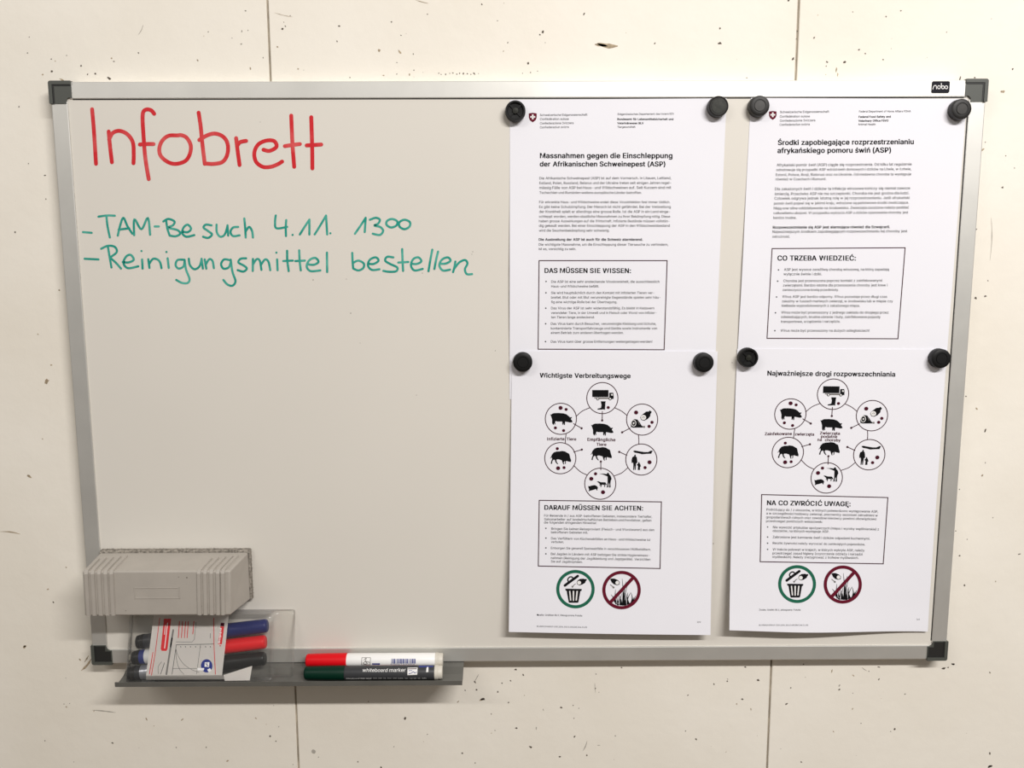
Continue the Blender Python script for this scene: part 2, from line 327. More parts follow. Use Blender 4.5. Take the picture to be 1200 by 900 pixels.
# glyph outlines of a plain grotesque face: advance, then closed outlines, packed two characters per number
GLYPHS = (
    '!/`/0/2/?/V/>0S/O0S/N/V/>/F/-/B/./>/0/</4/;/8/</=/>/@/B/C/F/D/K/C/O/@/Q/=/R/8/Q/4/O/0/K/.(/s///F/D/c/E/q/G0$/K04/O0B/T0O/Z0[/j0[/d0M/_0?/Y01/V/}/T/p/T'
    '/c/T/V/V/K/Y/?/^/2/c/$/j.q/Z.q/Q/)/J/</F/O)/s///F/7.q/>/$/C/2/G/?/J/K/L/V/L/c/L/p/J/}/G01/C0?/=0M/70[/F0[/L0O/Q0B/V04/Y0$/[/q/]/c/[/N/V/;/P/(/F.q,/^//'
    '/2/7.k/?/@/P/@/C.k-0E///20(/l0(/^/K/^/K/l./^///>/F/-/A/./>/0/;/4/:/8/;/=/>/@/A/C/F/D/J/C/N/@/P/=/Q/8/P/4/N/0/J/.//m///2/j0Y/@.v/2.v/[0Y00E/0/F/h/,/Z/.'
    '/N/4/F/=/?/J/;/Z/:/o/;0&/?07/F0D/O0M/Z0S/h0U/u0S0$0M0.0D0407080&09/o08/Z04/J0./=0$/4/u/./F/h/:/p/</x/@/}/H0&/R0)/`0*/o0)/~0&0//}09/x0A/p0E/h0G/_0E/W0A'
    '/Q09/M0//J/~/I/o/J/`/M/R/Q/H/W/@/_/<10E/0/2/A/./A/<06/<06/./5/t0S/t/./d/./d0D/D0-/D0?/a0S20E///Y/>/./>/:/j/h/p/o/v/v/z/{/}0%/~0+0#01/~07/|0=/x0A/s0D/m'
    '0F/g0G/`0F/Y0D/T0@/Q0;/N05/N0./>0./@09/D0C/J0J/R0P/[0T/g0U/r0T/{0P0(0K0.0C020;0301030*01/~0-/w0(/p/|/g/r/[/T/=05/<05/.30E///[/e/,/Y/-/O/0/F/5/@/</;/E/'
    '9/O/I/O/K/I/N/D/R/@/W/=/_/;/f/:/m/;/t/=/y/A/~/E0$/K0%/R0$/Y/~/`/z/e/t/i/l/l/a/m/U/m/U/z/w0D/?0E/?0S010S010G/d/u/q/w/|/t0*/n01/g05/]06/R05/H01/?0*/7/|/'
    '1/r/-40E/0/5/8/H/8/V/m0S/}0S/I/W0;/W0;/H/4/u/./u/L/u/S/u/~0*/~0*/.50E///d/f/,/[/-/Q/1/I/6/C/=/?/E/=/O/M/O/N/I/P/D/T/@/Y/=/`/;/f/:/n/;/t/>/y/B/~/H0$/O0'
    '%/W0$/_/}/f/y/l/t/q/m/s/e/t/_/t/X/r/R/p/N/l/?/n/F0S000S000E/T0E/O/z/U/~/Z0$/b0&/h0&/q0&/x0#0#/{0*/v0//p03/i05/a06/W04/K00/A0*/8/|/2/r/.60E/0/M/h/,/[/.'
    '/R/2/I/8/C/A/?/K/>/V/?/a/B/k/H/v/P0)/n0S0#0S/T/p/T/t/W/w/[/z/`/|/e/}/j/~/u/|/~/y0+/s00/k04/a05/U04/J00/@0*/8/}/2/s/./F/h/:/o/;/u/>/z/B/~/G0$/N0%/U0$/^'
    '/~/d/z/j/u/n/o/p/h/q/a/p/Y/n/T/j/P/d/N/^/M/V/N/N/P/G/T/B/Y/>/a/;70E///5/F/.0$0D/>0E/>0S060S060D/W/.80E/1/Z/h/,/Z/-/P/1/G/6/A/=/</F/;/P/</X/>/`/B/f/G/k'
    '/M/o/T/q/L/u/E/|/A0)/@03/A0</E0D/K0K/R0P/]0T/h0U/r0T/|0P0(0K0.0D020<0303020)0./|0&/u/z/r0%/o0,/k01/f05/`07/X08/P07/F03/=0,/6/~/1/t/-/F/h/:/o/;/v/=/|/@'
    '0$/E0&/J0(/Q0&/W0$/^/{/c/v/g/o/i/h/j/`/i/X/g/S/c/N/^/L/W/K/Q/L/J/N/E/R/@/X/=/`/;/F/h/w/n/x/t/z/x/}/|0&/~0,0#02/~08/|0=/x0A/t0D/n0F/h0G/a0F/Z0D/V0A/R0='
    '/P08/O02/P0,/R0&/V/}/Z/z/a/x90E/0/M/h0U/s0T/}0P0*0I000A0406050+04/|01/r0,/g/~/X/a/./O/./z/m/z/i/w/f/s/d/o/a/k/`/e/`/Z/a/P/e/I/j/C/r/?/|/>0,/?07/C0A/I0'
    'I/R0P/[0T/F/h0G/a0F/Z0D/T0?/Q0:/N03/M0,/N0#/Q/y/T/s/Z/o/a/m/h/l/o/m/u/o/z/s/~/y0$0#0%0,0$03/~0:/z0?/u0D/o0F:/^/0/>/F/-/A/./>/0/;/4/:/8/;/=/>/@/A/C/F/D'
    '/J/C/N/@/P/=/Q/8/P/4/N/0/J/./>/F/s/A/t/>/v/;/z/:/~/;0&/>0+/A0./F0./J0./N0+/P0&/Q/~/P/z/N/v/J/tA0L/0/>/2/./a0S/t0S0H/.07/./w/{/t0&/q01/m0=/i0L/l0L/h0=/'
    'd01/a0&/_/{/C/./2/I/R/I/a00/a00/RB0F/1/I/=/./=0S/k0S/w0R0%0O0.0I030B060:0801070*050#01/z0-/v0(/t/~/r0)/o0//l04/h09/b0</Y0</P0;/G08/?02/80*/2/z///m/./;'
    '/M/</l/</y/>0%/B0+/H0-/P0,/V0*/]0%/b/{/e/u/h/m/i/M/i/;/M/v/j/v/q/w/w/y/|/|0$0%0&0+0(010&09/}0?/v0C/k0E/M0EC0T///i/r/,/b/./T/4/H/>/?/K/:/[/8/o/:0%/?06/'
    'H0C/T0M/b0S/r0U/{0T0)0R010O090J0?0D0D0=0H040J0+0:0+08010507020;0-0?0(0B/~0D/x0F/r0F/g0D/]0@/T09/M0//I/}/H/o/I/`/M/R/T/H/]/A/g/=/r/;/x/</~/=0(/?0-/B02/'
    'F05/K08/P0:/V0J/V0H/M0D/E0?/>09/701/30)///{/-D0R/0/L/f/./F/./F/</e/</s/>/~/B0,/I03/S07/`08/o07/}030.0-080#0?/t0C/f0E/E0E/E0S/g0S/y0Q0,0L080B0@060F0%0G'
    '/o0F/[0@/L08/?0,/6/x/0/2/M0S/M/./=/./=0SE0=///:/=/./=0S010S010E/M0E/M/v0-/v0-/h/M/h/M/<02/<02/.F0;///8/=/./=0S000S000E/M0E/M/u0+/u0+/f/M/f/M/.G0V///i/'
    'r/,/b/./S/4/H/>/?/K/:/[/8/o/:0%/?06/H0C/S0M/b0S/q0U/{0T0)0R010N090I0?0C0D0<0H040K0+0:0+08010506010;0-0?0(0B/~0D/x0E/q0F/g0D/]0@/T09/M0//I/}/H/o/I/`/M/'
    'R/T/H/]/A/g/=/r/;/|/<0*/@02/E07/M0;/V0</b0A/a/v/a/v/o0K/o0K/a0J/Q0E/E0=/:02/30%/.H0U///:/=/./=0S/M0S/M/w06/w060S0F0S0F/.06/.06/i/M/i/M/.I/z///:/6/./6/'
    '</L/</L0E/60E/60S/r0S/r0E/]0E/]/</r/</r/.J07///D/]/,/M///A/6/9/B/6/R/6/Y/F/Y/F/R/H/H/L/A/S/</]/:/f/</m/A/q/H/s/R/s0S0(0S0(/R0$/B/y/6/l//K0I/1/9/H/R/H/'
    'e/L/k/Q/p/U/v/Z/{/_0$/d0*0/0S0D0S/i/t/5/=/./=0S/M0S/M0(/M/g/M/_/M/./201/./^/p/h/|0D/.L06///4/=/./=0S/M0S/M/<0./<0./.M0r///j/=/./=0S/T0S/t/^/w/V/x/Q/z/'
    'M/{/H/}/C/~/>0#/:/|/:/}/>/~/C0$/G0%/L0(/Q0*/V0+/Z0,/^0K0S0c0S0c/.0R/.0R/x0R/|0R0%0R0+0R000S0;0S0A0S0F0R0@0P0:0N040L0/0K0)0I0#0G/{0F/x0)/./w/./Y/x/W/{/'
    'V0#/T0)/R0./P04/N0:/L0@/J0F/L0A/L0</L06/L01/L0%/L/|/L/x/L/.N0W///P/=/./=0S/P0S0*/]0,/X0//T02/N05/I08/B0;/<09/;09/B08/I08/O08/U08/Z08/`080S0H0S0H/.05/.'
    '/b/x/^/|/Z0&/W0,/S03/I0E/L0E/M04/M0,/M0%/M/|/M/x/M/.O0Y/0/F/r/,/b/./T/4/H/>/?/K/:/[/8/o/:0%/?06/H0C/T0M/b0S/r0U0%0S040M0?0C0H060M0%0O/o0M/[0H/K0?/>04/'
    '40%/./F/r/;/}/=0+/A04/H0:/R0>/`0@/o0>/~0:0/04090+0@/}0E/r0F/g0D/]0@/T09/M0//I/~/H/o/I/`/M/R/T/H/]/A/g/=P0C///N/=/./=0S/j0S/w0R0&0N0/0H050?09060:0+09/{'
    '05/q0//i0&/c/w/_/j/]/I/]/I/l/i/l/r/l/y/o0#/s0&/x0)0#0*0+0)020&080#0>/y0B/r0D/i0E/M0E/M/.Q0Y/1/6/l/V/}/V00/C04/>0I.}08.}0*/50&/9/F/r/,/b/./T/4/H/>/?/K/'
    ':/[/8/o/:0%/?06/H0C/T0M/b0S/r0U0%0S040M0?0C0H060M0%0O/o0M/[0H/K0?/>04/40%/./F/r/;/}/=0+/A04/H0:/R0>/`0@/o0>/~0:0/04090+0@/}0E/r0F/g0D/]0@/T09/M0//I/~/'
    'H/o/I/`/M/R/T/H/]/A/g/=R0D/0/N/=/./=0S/j0S/w0R0&0N000H060@09070:0,09/|06/s00/k0&/e/w/b/j/`/F/`/F/o/i/o/r/o/y/r0#/u0&/z0*0$0*0,0*030&090#0>/y0B/r0D/i0E'
    '/M0E/M/./20,/./i/h/{/h0?/.S0D///y/g/,/Y/-/N/0/E/6/>/=/:/F/8/P/H/P/J/I/M/D/R/@/X/=/_/;/g/:/o/;/v/=/}/@0%/E0)/J0*/Q0*/V0&/[/~/_/y/b/s/e/l/g/]/k/N/p/D/w/'
    '=0%/;01/<0;/A0D/H0K/P0P/[0T/h0U/t0T/~0P0,0K020D070<08020(020%0;/{0A/r0E/g0G/`0F/X0D/R0A/N0=/L08/K02/L0,/O0&/S0#/X/|/_/z/d/x/q/u/w/s/}/q0(/n0./j03/f07/'
    '`09/Y0:/Q09/G05/>0./60$/1/t/-T0D///6/60E/60S0<0S0<0E/o0E/o/./_/./_0EU0U///L/p/,/b/-/T/2/K/9/C/B/?/M/=/Y/=0S/M0S/M/[/N/R/Q/J/V/D/^/?/f/</p/;/y/<0&/?0-/'
    'D02/J05/R06/[060S0F0S0F/Y0E/M0@/B09/90//2/~/-V0L///>/b/./20S/C0S/_/c/b/Z/e/P/i/D/m/6/j/6/n/E/r/Q/u/Z/w/c070S0H0S/t/.W1%///]/U/./20S/C0S/W/`/X/Y/Z/R/[/'
    'L/^/E/_/?/`/8/`/?/a/E/b/L/d/R/e/Y/g/`/|0S030S0G/`0I/Y0K/R0L/L0N/E0O/?0P/80O/?0Q/E0R/L0T/R0U/Y0W/`0l0S0|0S0Y/.0F/.000$0.0-0,060*0@0(0K0+0K0*0@0(070%0./'
    '~0$/i/.Z0B///J/8/./8/:/s04/w0:/|0@0$0E0)0K0+0F/~0E/v0E/o0E/g0E/80E/80S070S070G/X/N/T/H/O/B/K/</F/6/E/</L/</T/</]/</e/<08/<08/.a05/0/f/V/,/M/-/F///?/3/'
    ':/9/7/@/6/I/6/P/9/V/=/[/A/_/G/b/M/d/T/e/[/f/c/g/i/h/n/h/q/j/t/o/s/u/r/y/o/}/k0#/f0%/`0&/Y0%/S0$/O/}/K/z/I/w/G/s/8/x/<0$/B0+/H0//O02/W04/_04/e04/k03/q0'
    '1/v0./{0*0$0#0&/w0(/n0(/./t/./t/;/q/8/n/4/j/1/e/./_/,/F/Y/9/a/:/h/=/m/A/q/E/s/K/t/P/t/^/p/[/i/Z/e/Y/a/Y/Z/X/U/W/P/V/K/T/H/Q/F/M/E/H/F/D/G/@/J/=/N/;/S/'
    ':b0>/0/K/h/,/`/-/Y///T/2/P/6/N/9/L/=/J/./;/./;0S/J0S/J0#/N0&/P0*/T0./Y01/`03/h04/s03/}0.0*0&00/x04/l06/^04/O00/C0*/9/}/2/t/-/F/f/:/n/;/u/>/z/D/~/K0$/T'
    '0%/^0$/h/~/p/z/w/u/}/n0$/f0%/^0$/V/}/Q/x/M/q/K/h/J/^/K/S/M/K/Q/D/V/>/^/;c07///h/c/,/V/-/K/2/C/9/</C/8/O/7/^/8/l/</x/C0&/K0./V03/c04/j04/p02/v00/{0-0$0'
    ')0)0#0,/z0./t/{/p/y/t/x/w/r/}/o0#/l0$/g0%/c0%/Y0$/R/}/M/w/I/p/G/g/F/^/G/T/I/K/M/D/R/>/Y/;/c/:/g/:/l/;/o/</s/?/v/A/x/D/z/H/{/K0//H0,/A0)/<0$/7/|/3/v/0/'
    'p/./j/,d0>/0/K/`/,/T/-/J/2/B/9/</C/8/O/7/^/8/l/</x/B0&/J0./T03/`04/h03/n01/s0./w0*/z0&/|0#/}0S010S01/./}/./}/=/z/9/w/6/s/2/n///h/-/F/b/:/j/;/q/>/v/D/z'
    '/K/|/S/}/^/|/h/z/q/v/x/q/}/j0$/b0%/Y0$/R/}/M/w/I/p/G/h/F/^/G/T/I/K/M/D/R/>/Y/;e09///h/d/,/V/-/K/2/B/9/</C/8/O/7/^/8/k/</w/B0%/K0./U03/b04/j03/q02/x0.0'
    '#0)0)/~0-/u00/k01/_01/X/A/X/A/f0(/f/|/b/|/j/y/r/v/y/q/}/j0%/b0&/Y0$/S/}/M/y/I/r/G/k/F/d/F/Z/G/Q/J/I/N/B/T/=/[/:/d/:/j/:/n/;/s/=/v/@/y/D/{/H0//E0,/>0(/'
    '8/}/3/v///m/-f/n/0/2/h03/h0%/00%/003/A/B/./B0@/C0G/F0M/J0R/P0V/V0X/^0X/c0X/g0X/l0V/h0I/e0J/`0J/Y0J/U0G/R0C/Q0=/Q/.g0>/0/b/c.c/X.d/O.f/H.i/C.m/>.r/;.x/'
    'G/#/J.|/L.y/P.u/U.s/Z.q/c.q/m.r/v.v/{.}/}/-/}/?/y/</w/8/s/5/n/2/h/0/`///T/1/J/5/B/;/</E/8/P/7/_/8/m/</x/B0&/J0./T03/`04/h03/n01/s0./w0*/z0&/|0#/}03010'
    '301/,00.|0,.s0$.l/x.g/n.d/F/b/=/j/>/q/A/v/F/z/L/|/T/}/_/|/i/z/q/v/x/q/}/j0$/b0%/Y0$/R/}/M/x/I/q/G/h/F/_/G/U/I/M/M/F/R/A/Y/>h0;///J/J/h/J/./;/./;0S/J0S'
    '/J/w/M0&/T0//^03/h04/q03/y000#0+0)0#0,/v0-/k0-/./y/./y/j/x/t/s/{/l0$/c0%/]0%/V/~/Q/{/N/v/K/oi/X/0/2/;/./;03/J03/J/./>/C0C/?0C/;0F/90I/80M/90Q/;0T/?0V/'
    'C0W/G0V/J0T/M0Q/N0M/M0I/J0F/G0Cj/X/0/>/;03/J03/J/%/J.y/G.r/D.m/>.i/7.f//.e/,.e/,.s//.s/4.t/8.w/:.|/;/&/>/C0C/?0C/;0F/90I/80M/90Q/;0T/?0V/C0W/G0V/J0T/M'
    '0Q/M0M/M0I/J0F/G0Ck03/1/4/I/P/I/d/L/d/v030.03/]/a/2/;/./;0S/J0S/J/./2/x/./S/]/_/h01/.l/^///=/Q/-/G///@/3/</:/;/C/;0S/J0S/J/G/K/A/L/>/S/;/V/;/X/</[///V'
    '/.m0m///d/;/./;03/J03/J/y/K0$/O0*/T0//Y02/`04/f05/o03/w0./|0&0#/y0#0#0(0*0-0.03020:040A050I040P010V0,0[0%0_/y0`/o0`/.0P/.0P/n0N/w0J/}0D0%0=0&070%020#0'
    '-/|0*/x0(/s0(/m0(/./t/./t/p/r/w/n/}/h0$/a0&/Z0%/U0#/Q/|/M/w/K/r/J/j/J/.n0:///J/J/h/J/./;/./;03/J03/J/w/M0&/T0//^03/h04/q03/y000#0+0)0#0,/v0-/k0-/./y/.'
    '/y/j/x/t/s/{/l0$/c0%/]0%/V/~/Q/{/N/v/K/oo0</0/F/c/,/V/-/K/2/C/9/</C/8/O/7/^/8/l/</x/C0&/K0./V03/c04/o03/z0.0&0&0./x02/l03/^02/O0./C0&/9/z/2/o/-/F/c/:/'
    'l/;/s/>/x/D/|/K/~/T0#/^/~/g/|/p/x/w/s/}/l0$/c0%/Y0$/R/}/M/w/I/p/G/g/F/^/G/T/I/K/M/D/R/>/Y/;p0>/0/K/;.e/;03/J03/J0#/N0&/P0*/T0./Y01/`03/h04/s03/}0.0*0&'
    '00/x04/l06/^04/O00/C0*/9/}/2/t/-/h/,/`/-/Y///T/2/P/6/N/9/L/=/J.e/F/f/:/n/;/u/>/z/D/~/K0$/T0%/^0$/h/~/p/z/w/u/}/n0$/f0%/^0$/V/}/Q/x/M/q/K/h/J/^/K/S/M/K'
    '/Q/D/V/>/^/;r/p///B/;/./;03/J03/J0#/N0+/T00/[03/d04/h04/l04/l0$/h0$/c0$/[0$/V/~/Q/z/M/v/K/p/J/j/J/.s0////k/[/,/R/-/J///C/2/=/7/9/>/7/F/E/I/H/B/M/=/S/:'
    '/[/9/e/:/l/>/q/B/r/H/q/L/o/P/j/S/d/U/S/Y/H/]/@/c/;/j/:/s/;/{/>0&/D0,/K01/S03/^04/g03/n01/u0./z0)/}/~0$/w/r/t/p/y/l/~/f0%/^0&/U0%/O/~/K/z/I/t/J/p/M/l/R'
    '/i/Y/g/h/c/t/_/|/Y0$/R0&/I0%/A/}/:/w/4/p/0/g/-t/h/0/2/b03/b0%/00%/003/>/>0J/M0J/M/F/N/A/P/=/S/;/Y/:/]/;/a/;/d/./_/-/X/-/M///E/3/@/;/>/Eu0;///J/]/-/S/.'
    '/K/1/D/6/?/=/</F/;/Q/;03/J03/J/R/L/H/P/A/W/</a/;/g/;/m/=/r/A/v/F/x/M/y/T/y030-030-/./z/./z/E/v/:/o/2/g/.v05///>/W/./203/C03/W/U/Z/L/^/D/`/;/b/3/]/3/_/'
    ';/b/D/d/L/g/U/{030103/h/.w0c///Y/P/./403/D03/O/d/R/Z/T/P/W/E/Z/8/W/8/Z/D/]/P/`/Z/c/d/n03/~030./d01/Z03/P06/E09/806/809/E0;/P0>/Z0@/d0L030]030?/.00/.0#'
    '/Y/}/a/{/g/y/n/x/u/t0(/x0(/v/|/t/u/r/n/q/g/o/`/m/Y/a/.y05///N/:.f/=.t/@.s/D.s/H.s/K.t/O.w/Q.z/T/$/W/./203/C03/W/U/Z/L/^/D/`/;/b/3/]/3/_/;/b/D/d/L/g/U/'
    '{030103/b.z/_.t/Z.n/V.j/Q.g/K.e/E.e/>.ez03///8/8/./8/9/o0#/:0$/:030&030&0&/M/=0)/<0)/.Ó0Y/1/F/r/,/b/./T/4/H/>/?/K/:/[/8/o/:0%/?06/H0C/T0M/b0S/r0U0%0S0'
    '40M0?0C0H060M0%0O/o0M/[0H/K0?/>04/40%/./F/r/;/}/=0+/A04/H0:/R0>/`0@/o0>/~0:0/04090+0@/}0E/r0F/g0D/]0@/T09/M0//I/~/H/o/I/`/M/R/T/H/]/A/g/=/2/k0a/w0z0-0'
    'z/x0aÜ0U/1/L/p/,/b/-/T/2/K/9/C/B/?/M/=/Y/=0S/M0S/M/[/N/R/Q/J/V/D/^/?/f/</p/;/y/<0&/?0-/D02/J05/R06/[060S0F0S0F/Y0E/M0@/B09/90//2/~/-/>0&0d/~0e/{0g/x0j'
    '/x0n/x0r/{0u/~0w0&0x0+0w0.0u000r010n000j0.0g0+0e/>/^0d/Y0e/V0g/S0j/S0n/S0r/V0u/Y0w/^0x/b0w/e0u/g0r/h0n/g0j/e0g/b0eä05/2/f/V/,/M/-/F///?/3/:/9/7/@/6/I/'
    '6/P/9/V/=/[/A/_/G/b/M/d/T/e/[/f/c/g/i/h/n/h/q/j/t/o/s/u/r/y/o/}/k0#/f0%/`0&/Y0%/S0$/O/}/K/z/I/w/G/s/8/x/<0$/B0+/H0//O02/W04/_04/e04/k03/q01/v0./{0*0$0'
    '#0&/w0(/n0(/./t/./t/;/q/8/n/4/j/1/e/./_/,/F/Y/9/a/:/h/=/m/A/q/E/s/K/t/P/t/^/p/[/i/Z/e/Y/a/Y/Z/X/U/W/P/V/K/T/H/Q/F/M/E/H/F/D/G/@/J/=/N/;/S/:/>/p0C/l0C/'
    'i0F/g0I/f0M/g0Q/i0T/l0V/p0W/t0V/w0T/z0Q/z0M/z0I/w0F/t0C/>/K0C/G0C/D0F/B0I/A0M/B0Q/D0T/G0V/K0W/O0V/R0T/U0Q/U0M/U0I/R0F/O0Cé09/0/h/d/,/V/-/K/2/B/9/</C/8'
    '/O/7/^/8/k/</w/B0%/K0./U03/b04/j03/q02/x0.0#0)0)/~0-/u00/k01/_01/X/A/X/A/f0(/f/|/b/|/j/y/r/v/y/q/}/j0%/b0&/Y0$/S/}/M/y/I/r/G/k/F/d/F/Z/G/Q/J/I/N/B/T/='
    '/[/:/d/:/j/:/n/;/s/=/v/@/y/D/{/H0//E0,/>0(/8/}/3/v///m/-/2/Z0?/g0X/x0X/h0?ó0</1/F/c/,/V/-/K/2/C/9/</C/8/O/7/^/8/l/</x/C0&/K0./V03/c04/o03/z0.0&0&0./x0'
    '2/l03/^02/O0./C0&/9/z/2/o/-/F/c/:/l/;/s/>/x/D/|/K/~/T0#/^/~/g/|/p/x/w/s/}/l0$/c0%/Y0$/R/}/M/w/I/p/G/g/F/^/G/T/I/K/M/D/R/>/Y/;/2/[0?/h0X/y0X/i0?ö0</2/F'
    '/c/,/V/-/K/2/C/9/</C/8/O/7/^/8/l/</x/C0&/K0./V03/c04/o03/z0.0&0&0./x02/l03/^02/O0./C0&/9/z/2/o/-/F/c/:/l/;/s/>/x/D/|/K/~/T0#/^/~/g/|/p/x/w/s/}/l0$/c0%'
    '/Y0$/R/}/M/w/I/p/G/g/F/^/G/T/I/K/M/D/R/>/Y/;/>/u0C/q0C/n0F/k0I/k0M/k0Q/n0T/q0V/u0W/y0V/|0T/~0Q0#0M/~0I/|0F/y0C/>/P0C/L0C/I0F/F0I/F0M/F0Q/I0T/L0V/P0W/T'
    '0V/W0T/Y0Q/Z0M/Y0I/W0F/T0Cü0;/1/J/]/-/S/./K/1/D/6/?/=/</F/;/Q/;03/J03/J/R/L/H/P/A/W/</a/;/g/;/m/=/r/A/v/F/x/M/y/T/y030-030-/./z/./z/E/v/:/o/2/g/./>/t0'
    'C/p0C/m0F/k0I/j0M/k0Q/m0T/p0V/t0W/x0V/{0T/~0Q/~0M/~0I/{0F/x0C/>/O0C/K0C/H0F/F0I/E0M/F0Q/H0T/K0V/O0W/S0V/V0T/Y0Q/Y0M/Y0I/V0F/S0Cą05/1/f/V/,/M/-/F///?/3'
    '/:/9/7/@/6/I/6/P/9/V/=/[/A/_/G/b/M/d/T/e/[/f/c/g/i/h/n/h/q/j/t/o/s/u/r/y/o/}/k0#/f0%/`0&/Y0%/S0$/O/}/K/z/I/w/G/s/8/x/<0$/B0+/H0//O02/W04/_04/e04/k03/q'
    '01/v0./{0*0$0#0&/w0(/n0(/./t/./t/;/q/8/n/4/j/1/e/./_/,/F/Y/9/a/:/h/=/m/A/q/E/s/K/t/P/t/^/p/[/i/Z/e/Y/a/Y/Z/X/U/W/P/V/K/T/H/Q/F/M/E/H/F/D/G/@/J/=/N/;/S'
    '/:/C/y.e/r.f/k.i/g.n/f.u/g.{/i/%/n/+/t//0(/./~/*/y/%/v.}/u.x/w.s/|.r0$.r0).t0-.h0&.f/~.eĆ0T/0/i/r/,/b/./T/4/H/>/?/K/:/[/8/o/:0%/?06/H0C/T0M/b0S/r0U/{0'
    'T0)0R010O090J0?0D0D0=0H040J0+0:0+08010507020;0-0?0(0B/~0D/x0F/r0F/g0D/]0@/T09/M0//I/}/H/o/I/`/M/R/T/H/]/A/g/=/r/;/x/</~/=0(/?0-/B02/F05/K08/P0:/V0J/V0'
    'H/M0D/E0?/>09/701/30)///{/-/2/k0a/w0z0-0z/w0ać07/0/h/c/,/V/-/K/2/C/9/</C/8/O/7/^/8/l/</x/C0&/K0./V03/c04/j04/p02/v00/{0-0$0)0)0#0,/z0./t/{/p/y/t/x/w/r'
    '/}/o0#/l0$/g0%/c0%/Y0$/R/}/M/w/I/p/G/g/F/^/G/T/I/K/M/D/R/>/Y/;/c/:/g/:/l/;/o/</s/?/v/A/x/D/z/H/{/K0//H0,/A0)/<0$/7/|/3/v/0/p/./j/,/2/[0?/h0X/y0X/i0?Ę0'
    '=/0/:/=/./=0S010S010E/M0E/M/v0-/v0-/h/M/h/M/<02/<02/./C0(.d/{.e/u.h/q.m/o.t/p.{/s/$/x/+/~/002/.0,/*0(/%0$.|0#.w0$.s0+.q0/.q02.s07.h01.e0-.dę09/0/h/d/,'
    '/V/-/K/2/B/9/</C/8/O/7/^/8/k/</w/B0%/K0./U03/b04/j03/q02/x0.0#0)0)/~0-/u00/k01/_01/X/A/X/A/f0(/f/|/b/|/j/y/r/v/y/q/}/j0%/b0&/Y0$/S/}/M/y/I/r/G/k/F/d/F'
    '/Z/G/Q/J/I/N/B/T/=/[/:/d/:/j/:/n/;/s/=/v/@/y/D/{/H0//E0,/>0(/8/}/3/v///m/-/H/z.d/r.e/l.h/g.m/f.t/g.{/i/%/m/,/p///r/20//E0-/>0)/80%/2/}/-/z/(/x/#/v.{/u'
    '.w/w.s/}.q0%.q0).s0..h0&.e/~.dŁ0;/0/4/B/./B0S/R0S/R/<03/<03/./2/2/Y/2/j/s04/s0#ł/c/0/=/T/-/J///C/3/?/:/>/C/>0S/M0S/M/G/N/A/O/>/U/;/Y/;/[/</_///Y/./2/0'
    '/g/0/u/]04/]0%ń0:/0/J/J/h/J/./;/./;03/J03/J/w/M0&/T0//^03/h04/q03/y000#0+0)0#0,/v0-/k0-/./y/./y/j/x/t/s/{/l0$/c0%/]0%/V/~/Q/{/N/v/K/o/2/Z0?/g0X/x0X/h0'
    '?Ś0D/0/y/g/,/Y/-/N/0/E/6/>/=/:/F/8/P/H/P/J/I/M/D/R/@/X/=/_/;/g/:/o/;/v/=/}/@0%/E0)/J0*/Q0*/V0&/[/~/_/y/b/s/e/l/g/]/k/N/p/D/w/=0%/;01/<0;/A0D/H0K/P0P/['
    '0T/h0U/t0T/~0P0,0K020D070<08020(020%0;/{0A/r0E/g0G/`0F/X0D/R0A/N0=/L08/K02/L0,/O0&/S0#/X/|/_/z/d/x/q/u/w/s/}/q0(/n0./j03/f07/`09/Y0:/Q09/G05/>0./60$/1'
    '/t/-/2/`0a/l0z/}0z/m0aś0//0/k/[/,/R/-/J///C/2/=/7/9/>/7/F/E/I/H/B/M/=/S/:/[/9/e/:/l/>/q/B/r/H/q/L/o/P/j/S/d/U/S/Y/H/]/@/c/;/j/:/s/;/{/>0&/D0,/K01/S03/'
    '^04/g03/n01/u0./z0)/}/~0$/w/r/t/p/y/l/~/f0%/^0&/U0%/O/~/K/z/I/t/J/p/M/l/R/i/Y/g/h/c/t/_/|/Y0$/R0&/I0%/A/}/:/w/4/p/0/g/-/2/V0?/c0X/t0X/c0?Ź0B/0/J/8/./8'
    '/:/s04/w0:/|0@0$0E0)0K0+0F/~0E/v0E/o0E/g0E/80E/80S070S070G/X/N/T/H/O/B/K/</F/6/E/</L/</T/</]/</e/<08/<08/./2/_0a/k0z/|0z/l0aź03/0/8/8/./8/9/o0#/:0$/:0'
    '30&030&0&/M/=0)/<0)/./2/V0?/c0X/t0X/d0?ż03/0/8/8/./8/9/o0#/:0$/:030&030&0&/M/=0)/<0)/./>/^0C/Y0C/U0F/S0I/R0M/S0Q/U0T/Y0V/^0W/b0V/e0T/h0Q/h0M/h0I/e0F/b'
    '0C'
)
